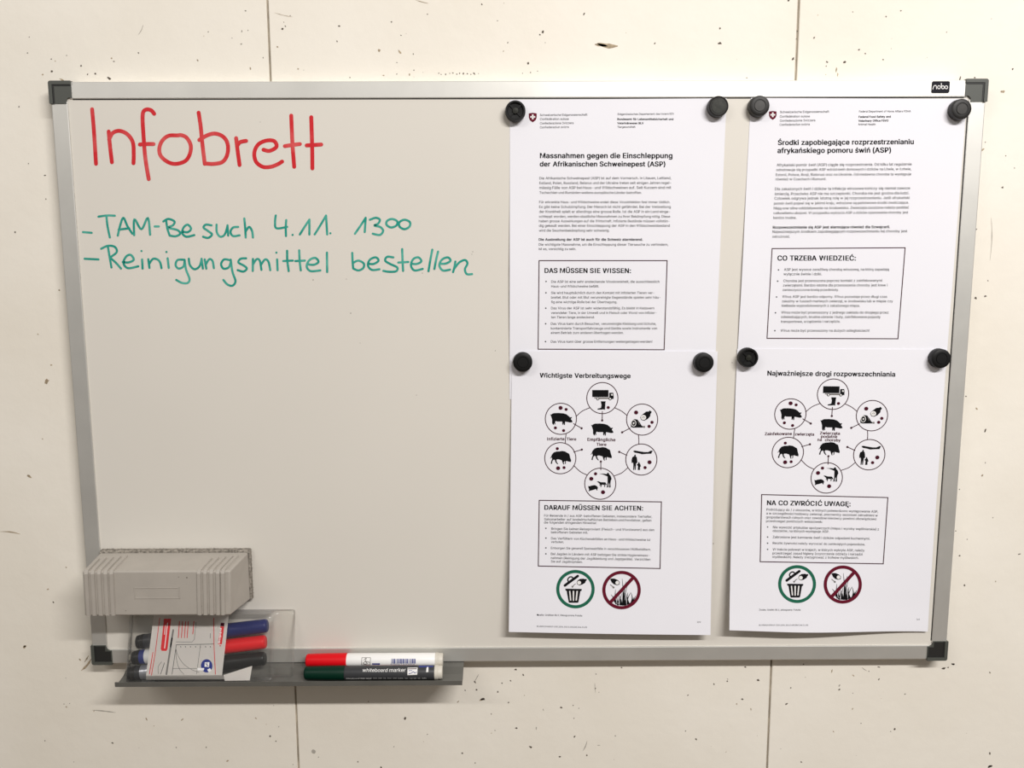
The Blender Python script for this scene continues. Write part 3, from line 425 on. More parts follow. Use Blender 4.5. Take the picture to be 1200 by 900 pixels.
def unpack(t):
    A = ''.join(chr(i) for i in range(35, 127) if chr(i) not in "\\'\"")
    p = 0; out = {}
    def num():
        nonlocal p
        v = A.index(t[p]) * len(A) + A.index(t[p + 1]) - 1000; p += 2
        return v
    while p < len(t):
        ch = t[p]; p += 1
        adv = num() / 250; loops = []
        for _ in range(num()):
            n = num(); loops.append([(num() / 250, num() / 250) for _ in range(n)])
        if ch == 'l': adv, loops = 45 / 250, [[(.060, 0), (.060, .524), (.122, .524), (.122, 0)]]
        if ch == 'I': adv, loops = 66 / 250, [[(.100, 0), (.100, .508), (.166, .508), (.166, 0)]]
        area = lambda l: sum(a[0] * b[1] - b[0] * a[1] for a, b in zip(l, l[1:] + l[:1]))
        sgn = area(max(loops, key=lambda l: abs(area(l))))
        outer = [[l] for l in loops if area(l) * sgn > 0]
        for h in (l for l in loops if area(l) * sgn <= 0):       # a hole goes with the outline round it
            min((o for o in outer if min(p[0] for p in o[0]) <= h[0][0] <= max(p[0] for p in o[0]) and min(p[1] for p in o[0]) <= h[0][1] <= max(p[1] for p in o[0])), key=lambda o: abs(area(o[0])), default=outer[0]).append(h)
        vs, fs, ly, n = [], [], [], 0
        for k, grp in enumerate(outer):
            cu = bpy.data.curves.new('glyph', 'CURVE'); cu.dimensions = '2D'; cu.fill_mode = 'BOTH'
            for l in grp:
                sp = cu.splines.new('POLY'); sp.points.add(len(l) - 1); sp.use_cyclic_u = True
                for q, (x, y) in zip(sp.points, l): q.co = (x, y, 0, 1)
            ob = bpy.data.objects.new('glyph', cu); me = ob.to_mesh()
            vs += [tuple(q.co)[:2] for q in me.vertices]; fs += [tuple(i + n for i in f.vertices) for f in me.polygons]
            ly += [0.12 * k] * len(me.vertices); n = len(vs)
            ob.to_mesh_clear(); bpy.data.objects.remove(ob); bpy.data.curves.remove(cu)
        out[ch] = (adv, np.array(vs), fs, np.array(ly))
    return out
FONT = unpack(GLYPHS)
CAP_H = FONT['H'][1][:, 1].max()
WORDS = {}
def word_mesh(w, bold):
    """points, faces, layers and x-extent of one word; bold letters carry thicker stems"""
    key = (w, bold)
    if key not in WORDS:
        vs, fs, ls, x, n = [], [], [], 0.0, 0
        for ch in w:
            adv, v, tri, gl = FONT.get(ch, FONT['o'])
            for k, (dx, dy) in enumerate(((-.026, -.010), (.026, -.010), (-.026, .010), (.026, .010)) if bold else ((-.006, 0), (.006, 0))):
                vs.append(v + np.array([x + dx, dy])); ls.append(gl + 0.25 * k)
                fs += [tuple(i + n for i in f) for f in tri]; n += len(v)
            x += adv + (0.020 if bold else 0.0)
        v = np.concatenate(vs)
        WORDS[key] = (v, fs, np.concatenate(ls), (v[:, 0].min(), v[:, 0].max()))
    return WORDS[key]

class Print:
    """collects flat shapes given in photo points and lays them on a surface as ONE mesh"""
    def __init__(s, fn):
        s.fn = fn; s.px = []; s.off = []; s.faces = []; s.mi = []; s.mats = []; s.n = 0
    def slot(s, m):
        if m not in s.mats: s.mats.append(m)
        return s.mats.index(m)
    def add(s, px, faces, m, layer=0):
        k = s.slot(m)
        s.px.append(np.asarray(px, float)); s.off.append(np.broadcast_to(np.asarray(layer, float), (len(px),)))
        for f in faces:
            s.faces.append([i + s.n for i in f]); s.mi.append(k)
        s.n += len(px)
    def poly(s, pts, m, layer=0):
        pts = np.asarray(pts, float)
        tri = tessellate_polygon([[Vector((p[0], p[1], 0)) for p in pts]])
        s.add(pts, tri, m, layer)
    def ellipse(s, c, rx, ry, m, layer=0, n=28):
        t = np.linspace(0, 2 * math.pi, n, endpoint=False)
        s.add(np.stack([c[0] + rx * np.cos(t), c[1] + ry * np.sin(t)], 1), [list(range(n))], m, layer)
    def ring(s, c, r0, r1, m, layer=0, n=64, ry=1.0):
        t = np.linspace(0, 2 * math.pi, n, endpoint=False)
        e = np.stack([np.cos(t), np.sin(t) * ry], 1)
        s.add(np.concatenate([c + e * r0, c + e * r1]), [[i, (i + 1) % n, n + (i + 1) % n, n + i] for i in range(n)], m, layer)
    def line(s, pts, w, m, layer=0, caps=True, closed=False, taper=None):
        pts = np.asarray(pts, float); n = len(pts)
        d = np.roll(pts, -1, 0) - np.roll(pts, 1, 0)
        if not closed:
            d[0] = pts[1] - pts[0]; d[-1] = pts[-1] - pts[-2]
        d /= np.maximum(np.linalg.norm(d, axis=1), 1e-9)[:, None]
        nn = np.stack([-d[:, 1], d[:, 0]], 1)
        ww = np.full(n, w / 2) if taper is None else np.asarray(taper) / 2
        v = np.concatenate([pts + nn * ww[:, None], pts - nn * ww[:, None]])
        r = range(n) if closed else range(n - 1)
        s.add(v, [[i, (i + 1) % n, n + (i + 1) % n, n + i] for i in r], m, layer)
        if caps and not closed and taper is None:
            for p in (pts[0], pts[-1]): s.ellipse(p, w / 2, w / 2, m, layer + 0.15, 12)
    def frame(s, corners, w, m, layer=0):
        c = np.asarray(corners, float); ctr = c.mean(0)
        inn = []
        for i in range(4):
            a = c[i] - c[i - 1]; b = c[(i + 1) % 4] - c[i]
            a /= np.linalg.norm(a); b /= np.linalg.norm(b)
            inn.append(c[i] + (b - a) * w)
        v = np.concatenate([c, np.array(inn)])
        s.add(v, [[i, (i + 1) % 4, 4 + (i + 1) % 4, 4 + i] for i in range(4)], m, layer)
    def text(s, body, a, b, cap, m, bold=False, layer=0, italic=0.0):
        """one line from photo point a to b along its baseline; words keep their shape, gaps justify"""
        a = np.asarray(a, float); b = np.asarray(b, float)
        L = np.linalg.norm(b - a); e = (b - a) / L; up = np.array([e[1], -e[0]])
        k = cap / CAP_H
        ws = [word_mesh(w, bold) for w in body.split(' ')]
        nat = sum(w[3][1] - w[3][0] for w in ws) * k + 0.26 * k * (len(ws) - 1)
        if nat > L: k *= max(0.86, L / nat)
        widths = [(w[3][1] - w[3][0]) * k for w in ws]
        sp = 0.29 * k; tot = sum(widths); n = len(ws)
        gap = (L - tot) / (n - 1) if n > 1 else 0; kx = 1.0
        if n == 1: kx = L / tot
        elif gap < 0.85 * sp or gap > 2.2 * sp:
            g = 0.9 if gap < 0.85 * sp else 2.0
            kx = L / (tot + g * sp * (n - 1)); gap = g * sp * kx
        x = 0.0
        for (v, f, ly, (x0, x1)), wd in zip(ws, widths):
            if len(v):
                vx = x + (v[:, 0] - x0 + italic * v[:, 1]) * k * kx
                px = a + vx[:, None] * e + (v[:, 1] * k)[:, None] * up
                s.add(px, f, m, layer + ly)
            x += wd * kx + gap
    def build(s, name, parent, lift=0.00014, step=0.00009, rigid=None, most=None):
        px = np.concatenate(s.px); off = np.concatenate(s.off)
        most = most or (1.1 if rigid is not None else 14.0)      # longest edge, so that print follows the curve of what it is on
        px, off = [tuple(p) for p in px], list(off)
        todo = []; mids = {}
        for f, k in zip(s.faces, s.mi):
            for i in range(1, len(f) - 1): todo.append((f[0], f[i], f[i + 1], k))
        faces, mi = [], []
        while todo:
            a, b, c, k = todo.pop()
            e = [(math.dist(px[a], px[b]), a, b, c), (math.dist(px[b], px[c]), b, c, a), (math.dist(px[c], px[a]), c, a, b)]
            L, p, q, r = max(e)
            if L <= most: faces.append((a, b, c)); mi.append(k); continue
            key = (min(p, q), max(p, q))
            if key not in mids:
                mids[key] = len(px); px.append(((px[p][0] + px[q][0]) / 2, (px[p][1] + px[q][1]) / 2)); off.append((off[p] + off[q]) / 2)
            m = mids[key]; todo += [(p, m, r, k), (m, q, r, k)]
        px, off = np.array(px), np.array(off)
        if rigid is not None: p = rigid(px, lift + off * step)
        else:
            p = on_surface(px, s.fn)
            p[:, 1] -= lift + off * step
        return obj(name, p, faces, s.mats, parent, mi=mi)

# ================================================================== THE ROOM
WT = 2.9
def wall():
    # three plastered panels with narrow open joints between them, extruded upright
    j1 = P((331, 450), 0)[0]; j2 = P((918, 450), 0)[0]
    j1 = 0.5 * (P((314, 40), 0)[0] + P((349.5, 880), 0)[0])
    j2 = 0.5 * (P((935, 40), 0)[0] + P((899.5, 880), 0)[0])
    g, dp, c = 0.0010, 0.0018, 0.0006
    prof = [(-4, 0)]; mids = []
    for j in (j1, j2):
        prof += [(j - g - c, 0), (j - g, c), (j - g, dp), (j + g, dp), (j + g, c), (j + g + c, 0)]
    prof += [(4, 0)]
    front = len(prof)
    prof += [(4, 0.15), (-4, 0.15)]
    v = [(x, y, 0) for x, y in prof] + [(x, y, WT) for x, y in prof]
    n = len(prof); f = []; mi = []
    for i in range(n):
        f.append((i, (i + 1) % n, n + (i + 1) % n, n + i))
        a, b = prof[i], prof[(i + 1) % n]
        mi.append(1 if (a[1] == dp and b[1] == dp) else 0)
    f.append(tuple(range(n - 1, -1, -1))); f.append(tuple(range(n, 2 * n))); mi += [0, 0]
    # chips, scratches and stains in the paint
    v = list(v)
    def blob(px, r, k, ang=None, el=1.0):
        c0 = P(px, -0.0001); m = 9; ang = random.uniform(0, 3.14) if ang is None else ang
        base = len(v)
        for i in range(m):
            t = 2 * math.pi * i / m; rr = r * random.uniform(0.6, 1.15) * 0.00066
            x, z = rr * el * math.cos(t), rr * math.sin(t)
            v.append((c0[0] + x * math.cos(ang) - z * math.sin(ang), -0.00015, c0[2] + x * math.sin(ang) + z * math.cos(ang)))
        f.append(tuple(range(base, base + m))); mi.append(k)
    def scratch(a, b, w, k):
        m = 8; a = np.array(a, float); b = np.array(b, float)
        d = b - a; nrm = np.array([-d[1], d[0]]) / np.linalg.norm(d)
        bend = random.uniform(-0.08, 0.08) * np.linalg.norm(d)
        top, bot = [], []
        for i in range(m):
            t = i / (m - 1); q = a + d * t + nrm * bend * math.sin(math.pi * t)
            ww = w * (0.25 + math.sin(math.pi * t)) * random.uniform(0.6, 1.1) / 2
            top.append(q + nrm * ww); bot.append(q - nrm * ww)
        base = len(v)
        for q in top + bot[::-1]:
            p = P(q, 0); v.append((p[0], -0.00015, p[2]))
        f.append(tuple(range(base, base + 2 * m))); mi.append(k)
    C, S, G = 2, 3, 4
    def many(cr, lst):
        for it in lst:
            px = cr([it[:2]])[0]
            blob(px, it[2], it[3] if len(it) > 3 else C, el=it[4] if len(it) > 4 else random.uniform(1, 1.7))
    many(crop(0, 0, 3), [(182, 251, 1.9), (285, 231, 1.4), (308, 261, 1.0), (335, 259, 1.6), (487, 186, 1.1), (392, 205, 1.1, S), (400, 216, 0.9), (863, 38, 1.0), (993, 102, 1.6), (998, 78, .8), (1003, 92, .8), (850, 110, 0.9, C, 2.4), (816, 134, .7), (848, 155, 1.0), (880, 240, 1.3, S), (975, 165, 1.2, S), (1020, 55, .7), (1193, 92, 1.2), (1185, 145, 1.0), (695, 212, 1.3, S), (180, 208, 0.8), (97, 186, .9), (150, 262, 1.2, S), (1048, 242, 1.2, S), (925, 203, .8), (732, 112, .7), (218, 280, 1.4, S, 3), (234, 195, .7)])
    blob(crop(0, 0, 3)([(384, 276)])[0], 2.0, C, ang=-0.6, el=1.6)
    many(crop(400, 0, 3), [(176, 77, 1.2), (303, 50, 1.0), (494, 15, 1.0), (549, 73, 0.8), (585, 150, 1.0), (708, 112, 2.0), (698, 122, 1.1), (853, 50, 1.2, C, 2), (657, 223, 1.8), (1102, 153, 1.2), (253, 190, 1.1), (133, 177, 2.0, S), (205, 182, 1.4, S, 2.6), (210, 124, .8), (195, 220, .7), (255, 247, .9), (240, 262, 1.2, S), (195, 260, .8), (570, 180, .8, S), (717, 150, .6), (690, 250, .7), (665, 255, .9), (637, 258, .7), (30, 273, .9), (148, 265, 1, S)])
    for x in range(340, 490, 13): many(crop(400, 0, 3), [(x + random.uniform(-3, 3), 260 + random.uniform(-3, 2), random.uniform(.5, 1.3))])
    many(crop(800, 0, 3), [(131, 100, 1.5), (131, 152, 1.9, C, 1.7), (388, 206, 1.8), (462, 133, 1.0, C, 2), (508, 218, 1.3), (505, 232, .8), (569, 218, 1.7, C, 1.5), (620, 175, 1.3), (642, 188, 0.9), (705, 210, 1.0), (715, 58, 1.1), (767, 38, 0.8, C, 2.5), (928, 113, 0.9), (1160, 243, 1.2), (540, 288, 1.1), (372, 2, 1.7), (540, 246, 1.2, S, 3), (545, 262, 1.0, S, 3), (975, 277, 1.3, C, 3), (1027, 273, 1.1), (598, 42, .8), (403, 110, 1.2), (400, 137, 1.0), (1125, 322, 2, S), (555, 295, .8)])
    many(crop(1080, 100, 2.25), [(160, 170, 1.4, S, 3), (213, 269, 1.6), (150, 247, 1.1), (143, 380, 1.6), (143, 561, 2.2), (168, 556, 1.5, C, 1.6), (222, 186, .9), (245, 218, .8), (135, 467, 1.0), (117, 820, 1.1), (145, 853, 1.4, S, 2), (120, 525, .9), (168, 150, .9), (175, 515, .8)])
    scratch((1161.5, 255), (1160, 305), 0.9, G)
    many(crop(1080, 500, 2.25), [(160, 128, 1.7, S, 1.3), (168, 10, 1.5, C, 2), (98, 18, 1.5), (100, 340, 1.5), (113, 418, 1.4), (195, 408, 1.2, S), (90, 275, 1.0), (70, 635, 1.1), (82, 626, 1.5, C, 2.5), (60, 637, 1.0), (180, 860, 1.2), (182, 895, 2.0, C, 2), (258, 336, 1.0, C, 2.5), (100, 165, 1.0), (188, 240, .7), (180, 648, .9), (80, 328, .9), (168, 95, .8), (120, 297, .7)])
    many(crop(0, 740, 3), [(396, 392, 1.7), (950, 368, 1.5), (970, 386, 1.1), (725, 407, 1.0), (158, 384, 1.0), (233, 265, 1.3, S), (280, 98, 1.3, S), (800, 455, 1.4, S), (620, 408, 1.0), (88, 52, 1.5, S, 2), (330, 280, .9, S), (225, 255, .8), (980, 335, .7), (1030, 468, .7), (900, 305, 1, S, 2.5), (515, 308, 1, S, 3), (640, 310, .9, S, 4)])
    blob(crop(0, 740, 3)([(1103, 423)])[0], 4.0, G, ang=1.2, el=1.15)
    many(crop(400, 740, 3), [(612, 134, 1.8), (640, 153, 1.6), (565, 182, 1.4), (475, 205, 1.5), (435, 207, 1.2), (550, 212, 1.3), (588, 250, 1.1), (224, 306, 1.9), (615, 340, 1.7), (665, 406, 1.8), (773, 267, 1.7), (425, 428, 1.3), (863, 435, 1.5), (963, 367, 1.1), (815, 260, 1.0), (893, 200, 1.0), (768, 440, 1.4), (820, 370, 1.3, C, 2), (595, 173, 1.1), (470, 178, 1.3, C, 2.5), (410, 247, 1.0, S, 3), (985, 127, 1.0), (527, 290, 1.0), (95, 246, 1.1, S), (895, 150, .8), (185, 405, .9), (905, 400, .9, G, 3), (540, 348, .8), (58, 458, 1.1), (140, 478, 1.6), (470, 462, 1.1), (818, 305, .8), (835, 270, .8), (710, 275, 1.0, G, 2), (685, 340, 1.2, G, 2.5)])
    blob(crop(400, 740, 3)([(497, 238)])[0], 2.2, C, ang=0.05, el=1.9)
    blob(crop(400, 740, 3)([(493, 240)])[0], 1.4, S, ang=0.3, el=3)
    scratch((683, 880), (688, 868), 1.0, G); scratch((556, 799), (561, 790), 1.0, G); scratch((697, 800), (698, 812), .6, G)
    many(crop(800, 740, 3), [(265, 171, 2.0), (210, 238, 1.8), (157, 175, 1.3), (110, 185, 1.4), (365, 255, 1.6), (551, 204, 1.6), (551, 190, 1.2, G, 2), (47, 379, 1.4), (417, 459, 1.3), (745, 344, 1.8), (918, 130, 1.7, C, 2.2), (952, 115, 1.3, C, 2), (690, 168, 1.1, C, 2), (1080, 430, 1.3), (1078, 475, 1.9, C, 1.8), (380, 198, 1.1), (190, 255, 1.1, S), (782, 220, 1.0), (1080, 145, 1.3, S), (600, 155, 1.0, S, 3), (525, 138, 1.0, S, 4), (220, 125, 1.2), (425, 115, 1.2), (690, 125, 1.2, C, 2.4), (597, 272, 1.2, S, 2), (627, 323, .9), (18, 224, 1), (10, 350, 1), (530, 352, 1, S, 2), (240, 274, 1, S, 3), (655, 140, .9)])
    many(crop(0, 100, 1.8), [(32, 310, 1.3), (125, 432, 1.5, S), (62, 825, 2.2, S, 2.0), (98, 625, 3.2, S, 1.8), (108, 590, 1.2, S), (80, 525, 1, S), (95, 190, 1.1), (60, 165, .9), (40, 45, .9), (90, 746, 1, S), (97, 240, 1.1)])
    many(crop(0, 600, 3), [(168, 272, 1.4, S), (188, 318, 1.2), (86, 474, 2.0, S, 1.8), (282, 520, 1.6, S), (233, 195, 1, S)])
    scratch((168, 29), (162, 41), 0.9, G); scratch((700, 51), (724, 54), 5.2, S); scratch((697, 52), (712, 54), 3.2, S)
    scratch((0, 623), (24, 626), 1.1, S); scratch((487, 0), (502, 4), 0.8, S); scratch((322, 15), (343, 20), 0.6, S)
    scratch((290, 772), (318, 774), 0.8, G); scratch((95, 786), (107, 772), 2.6, S); scratch((99, 776), (104, 768), 1.5, S)
    scratch((108, 832), (136, 835), 1.3, G); scratch((1010, 782), (1016, 786), .8, G)
    for k in range(45):   # finer dust low on the wall, where most of it sits
        many(lambda q: np.atleast_2d(q), [(random.uniform(10, 1195), random.choice([random.uniform(2, 92), random.uniform(790, 896), random.uniform(790, 896)]), random.uniform(0.4, 0.8), random.choice([C, S, G]))])
    o = obj('wall_back', v, f, [M_WALL, M_JOINT, M_CHIP, M_STAIN, M_GREYSTAIN], mi=mi)
    o['kind'] = 'structure'; o['label'] = 'chipped cream painted wall with two vertical panel joints'
wall()
fb = bmesh.new(); bm_box(fb, (-4, -5, -0.1), (4, 0.15, 0.0))
fl = obj_bm('floor', fb, M_FLOOR); fl['kind'] = 'structure'; fl['label'] = 'dark concrete floor below the board'

# ================================================================== THE WHITEBOARD
W2, H2, RW = 0.450, 0.295, 0.0158
board = thing('whiteboard', (0, -0.009, ZB - H2), 'wall-mounted whiteboard in an aluminium frame with red heading and green notes', 'whiteboard')
bmb = bmesh.new()
bm_box(bmb, (-W2 + 0.008, SURF, ZB - H2 + 0.008), (W2 - 0.008, -0.002, ZB + H2 - 0.008))
obj_bm('writing_surface', bmb, M_BOARD, board)
def rail(side):
    # profile (w from outer edge inward, depth from wall): softly bowed front with a lip over the panel
    pr = [(0, -0.0004), (0, 0.0172), (0.0003, 0.0177), (0.0010, 0.0180), (0.0150, 0.0180), (0.0156, 0.0178), (RW, 0.0174), (RW, 0.0150), (0.0135, 0.0150), (0.0135, -0.0004)]
    pr = [(w, max(d, 0.0)) for w, d in pr]
    bm = bmesh.new(); e = 0.0185
    if side in 'tb':
        sgn = 1 if side == 't' else -1
        q = [(-d, ZB + sgn * (H2 - w)) for w, d in pr]
        bm_extrude_x(bm, q, -W2 + e, W2 - e)
    else:
        sgn = 1 if side == 'r' else -1
        a = [bm.verts.new((sgn * (W2 - w), -d, ZB - H2 + e)) for w, d in pr]
        b = [bm.verts.new((sgn * (W2 - w), -d, ZB + H2 - e)) for w, d in pr]
        n = len(pr)
        bm.faces.new(a); bm.faces.new(b[::-1])
        for i in range(n): bm.faces.new((a[i], a[(i + 1) % n], b[(i + 1) % n], b[i]))
    obj_bm('frame_rail', bm, M_ALU, board)
for s_ in 'tblr': rail(s_)
# dark strips along top and right: the frame lip's shadow and gap, painted in
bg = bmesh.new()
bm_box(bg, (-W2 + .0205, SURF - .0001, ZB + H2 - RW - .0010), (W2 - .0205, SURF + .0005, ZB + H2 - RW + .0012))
obj_bm('gap_shadow_strip', bg, M_CAPD, board)
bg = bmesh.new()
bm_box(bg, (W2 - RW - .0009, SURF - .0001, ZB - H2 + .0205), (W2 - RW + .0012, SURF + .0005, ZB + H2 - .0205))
obj_bm('gap_shadow_strip', bg, M_CAPD, board)
def corner(sx_, sz_):
    def q(pts): return [(sx_ * (W2 - a), ZB + sz_ * (H2 - b)) for a, b in pts]
    bm = bmesh.new(); n_, L_ = 0.0158, 0.0205
    r = 0.0022
    arc = [(r - r * math.sin(t), r - r * math.cos(t)) for t in np.linspace(0, math.pi / 2, 5)]
    e_ = -0.0008
    out = [(a + e_, b + e_) for a, b in arc] + [(e_, L_), (n_ - .001, L_), (n_ - .001, n_ + 0.0012), (n_ + 0.0012, n_ - .001), (L_, n_ - .001), (L_, e_)]
    bm_prism(bm, q(out), 0.0, -0.0186, bevel=0.0, mi=0)
    # raised outer rim, open towards the board
    rim = [(a + e_, b + e_) for a, b in arc] + [(e_, L_), (0.0026, L_), (0.0026, 0.0026), (L_, 0.0026), (L_, e_)]
    bm_prism(bm, q(rim), -0.0186, -0.0198, mi=0)
    o = obj_bm('corner_cap', bm, [M_CAPS], board)
    bp = bmesh.new()
    bm_prism(bp, q([(0.0026, 0.0026), (0.0026, L_ - 0.0006), (0.0040, L_ - 0.0006), (0.0040, 0.0040), (L_ - 0.0006, 0.0040), (L_ - 0.0006, 0.0026)]), -0.0185, -0.0190)
    obj_bm('groove', bp, M_CAPD, o)
    if sz_ < 0:
        bp = bmesh.new()
        bm_prism(bp, q([(0.0040, 0.0040), (0.0040, L_ - 0.001), (n_ - .002, L_ - .001), (n_ - .002, n_ - .002), (L_ - .001, n_ - .002), (L_ - .001, 0.0040)]), -0.0185, -0.0188)
        obj_bm('cap_face', bp, M_CAPD, o)
for a in (-1, 1):
    for b in (-1, 1): corner(a, b)
# name plate on the upper right of the frame
c8 = crop(1050, 70, 8)
flat = lambda y: (lambda x, z: np.full(np.shape(x), y))
pc = on_plane(c8([(333, 312), (497, 310), (500, 202), (337, 203)]), FRONT)
bp = bmesh.new()
x0, x1 = pc[:, 0].min(), pc[:, 0].max(); z0, z1 = pc[:, 2].min(), pc[:, 2].max()
bm_prism(bp, [(x0 + .001, z0), (x1 - .001, z0), (x1, z0 + .001), (x1, z1 - .001), (x1 - .001, z1), (x0 + .001, z1), (x0, z1 - .001), (x0, z0 + .001)], FRONT + 0.0004, FRONT - 0.0006)
plate = obj_bm('brand_plate', bp, mat('black_plate', (0.014, 0.014, 0.019), 0.6, spec=0.12), board)
pr = Print(flat(FRONT - 0.0006))
yb, xh = 275, 36
NL = [0]
def logo(pts, closed=False):
    NL[0] += 0.4; pr.line(smooth_line(c8(pts), closed), 0.8, M_WHITEP, NL[0], closed=closed, caps=not closed)
def lo(cx, cy, rx, ry):
    t = np.linspace(0, 2 * math.pi, 14, endpoint=False); logo([(cx + rx * math.cos(a), cy + ry * math.sin(a)) for a in t], True)
logo([(345, 276), (348, 262), (356, 246), (368, 241), (377, 248), (380, 274)])
lo(402, 258, 13, 15)
logo([(424, 222), (424, 256)]); lo(439, 259, 13, 14)
lo(470, 259, 13, 14)
pr.build('brand_lettering', plate)

# handwriting, in marker ink on the panel
c4 = crop(80, 100, 3.75); c5 = crop(330, 230, 4.444)
RED = [[(105, 105), (113, 200), (122, 345)],
       [(178, 203), (183, 260), (192, 338)], [(180, 238), (195, 210), (225, 200), (260, 215), (284, 250), (288, 300), (287, 342)],
       [(378, 125), (365, 110), (345, 106), (330, 117), (327, 150), (331, 220), (337, 300), (345, 360), (354, 412)], [(315, 260), (345, 258), (375, 258)],
       [(480, 220), (440, 222), (412, 245), (400, 280), (408, 312), (440, 338), (475, 345), (515, 332), (535, 300), (538, 262), (520, 230), (497, 219), (478, 220)],
       [(573, 120), (582, 180), (590, 260), (600, 345)], [(576, 240), (610, 220), (645, 212), (680, 225), (700, 255), (700, 300), (680, 335), (640, 345), (600, 343)],
       [(738, 232), (745, 290), (753, 350)], [(742, 268), (755, 250), (782, 244)],
       [(858, 283), (885, 288), (915, 270), (905, 245), (870, 243), (835, 260), (818, 295), (825, 335), (855, 358), (890, 358), (920, 347), (940, 335)],
       [(980, 133), (985, 250), (993, 358)], [(952, 267), (985, 262), (1018, 258)],
       [(1068, 140), (1072, 270), (1073, 365)], [(1048, 264), (1080, 262), (1112, 260)]]
GR4 = [[(65, 645), (103, 648)], [(133, 577), (170, 572), (205, 573)], [(168, 575), (173, 620), (183, 668)],
       [(218, 660), (230, 610), (243, 582), (260, 618), (282, 652)], [(222, 634), (268, 628)],
       [(290, 658), (291, 588), (322, 632), (350, 582), (360, 656)], [(380, 620), (398, 620)],
       [(430, 592), (436, 630), (446, 660)], [(418, 598), (440, 587), (467, 598), (460, 615), (440, 625), (480, 636), (492, 652), (472, 663), (446, 660)],
       [(500, 642), (525, 645), (540, 630), (525, 612), (507, 625), (502, 650), (520, 665), (554, 658)],
       [(630, 615), (605, 612), (595, 625), (615, 640), (632, 655), (615, 670), (593, 665)],
       [(652, 612), (653, 645), (668, 665), (688, 655), (700, 618)], [(700, 615), (703, 660)],
       [(747, 622), (724, 625), (713, 645), (725, 662), (753, 659)], [(774, 585), (778, 630), (780, 668)], [(780, 642), (795, 622), (808, 640), (812, 668)],
       [(912, 572), (909, 600), (915, 628), (962, 622)], [(958, 592), (956, 625), (957, 662)], [(986, 657), (987, 658)],
       [(1018, 655), (1040, 620), (1060, 590)], [(1060, 590), (1060, 655)], [(1083, 655), (1105, 620), (1133, 572)], [(1133, 572), (1138, 655)], [(1152, 650), (1153, 651)],
       [(72, 762), (133, 765)], [(175, 712), (182, 755), (190, 800)], [(145, 718), (175, 705), (205, 710), (213, 733), (184, 756)], [(184, 757), (210, 780), (232, 805)],
       [(240, 776), (265, 778), (288, 766), (275, 745), (255, 752), (243, 780), (262, 803), (308, 795)],
       [(325, 765), (327, 805)], [(322, 728), (323, 729)], [(352, 764), (357, 802)], [(355, 786), (372, 763), (392, 765), (404, 778), (410, 803)],
       [(437, 760), (442, 802)], [(432, 732), (433, 733)],
       [(505, 766), (480, 768), (472, 790), (485, 805), (506, 796), (512, 770)], [(511, 766), (518, 810), (533, 850), (525, 868), (500, 868), (475, 855)],
       [(530, 762), (535, 790), (555, 808), (577, 795), (586, 765)], [(586, 762), (592, 805)],
       [(600, 765), (607, 805)], [(605, 787), (620, 764), (634, 772), (640, 803)],
       [(710, 768), (685, 765), (672, 785), (682, 805), (705, 800), (715, 775)], [(714, 766), (722, 820), (735, 860), (722, 880), (700, 875), (682, 855)],
       [(782, 760), (758, 762), (748, 778), (772, 792), (785, 805), (770, 818), (745, 812)],
       [(812, 763), (811, 815)], [(812, 787), (828, 764), (842, 771), (849, 811)], [(848, 787), (865, 765), (880, 775), (888, 812)],
       [(918, 765), (920, 812)], [(915, 735), (916, 736)], [(962, 727), (963, 770), (969, 816)], [(945, 772), (987, 770)],
       [(1015, 725), (1017, 770), (1022, 813)], [(998, 772), (1040, 770)],
       [(1050, 786), (1080, 788), (1100, 775), (1085, 758), (1060, 768), (1048, 795), (1065, 816), (1108, 813)], [(1137, 735), (1138, 820)]]
GR5 = [[(382, 195), (410, 155), (438, 112)], [(438, 112), (433, 186)], [(460, 122), (490, 112), (512, 122), (502, 143), (483, 152), (514, 160), (529, 180), (512, 201), (475, 195)],
       [(575, 118), (550, 128), (547, 148), (570, 162), (598, 152), (602, 130), (578, 118)], [(640, 122), (614, 135), (615, 158), (640, 171), (666, 158), (668, 134), (642, 122)],
       [(368, 295), (370, 340), (373, 376)], [(372, 347), (400, 335), (428, 350), (425, 374), (400, 386), (373, 376)],
       [(450, 351), (480, 352), (505, 335), (490, 318), (460, 330), (450, 360), (470, 383), (510, 380)],
       [(582, 318), (550, 315), (540, 335), (565, 352), (602, 370), (597, 390), (560, 393), (530, 388)],
       [(628, 275), (630, 330), (633, 388)], [(608, 345), (660, 342)],
       [(675, 351), (705, 352), (728, 338), (712, 318), (685, 328), (674, 360), (692, 386), (735, 378)],
       [(785, 278), (775, 330), (765, 390)], [(815, 288), (805, 330), (796, 378)],
       [(825, 351), (855, 350), (880, 335), (865, 318), (835, 330), (822, 360), (840, 386), (877, 382)],
       [(905, 340), (900, 370), (893, 395)], [(900, 376), (925, 345), (955, 332), (968, 350), (955, 380), (965, 405), (992, 405)]]
pr = Print(flat(SURF))
def stroke(cr, st, w, m, k):
    if len(st) == 2 and math.dist(*st) < 3:
        pr.ellipse(cr([st[0]])[0], w * .5, w * .5, m, (k % 5) * 0.4, 14); return
    ring = len(st) > 4 and math.dist(st[0], st[-1]) < 7
    pr.line(smooth_line(cr(st[:-1] if ring else st), ring), w, m, layer=(k % 5) * 0.4, closed=ring)
for k, st in enumerate(RED): stroke(c4, st, 4.6, M_REDINK, k)
tag(pr.build('heading_writing', board), 'red handwritten heading')
words = {}
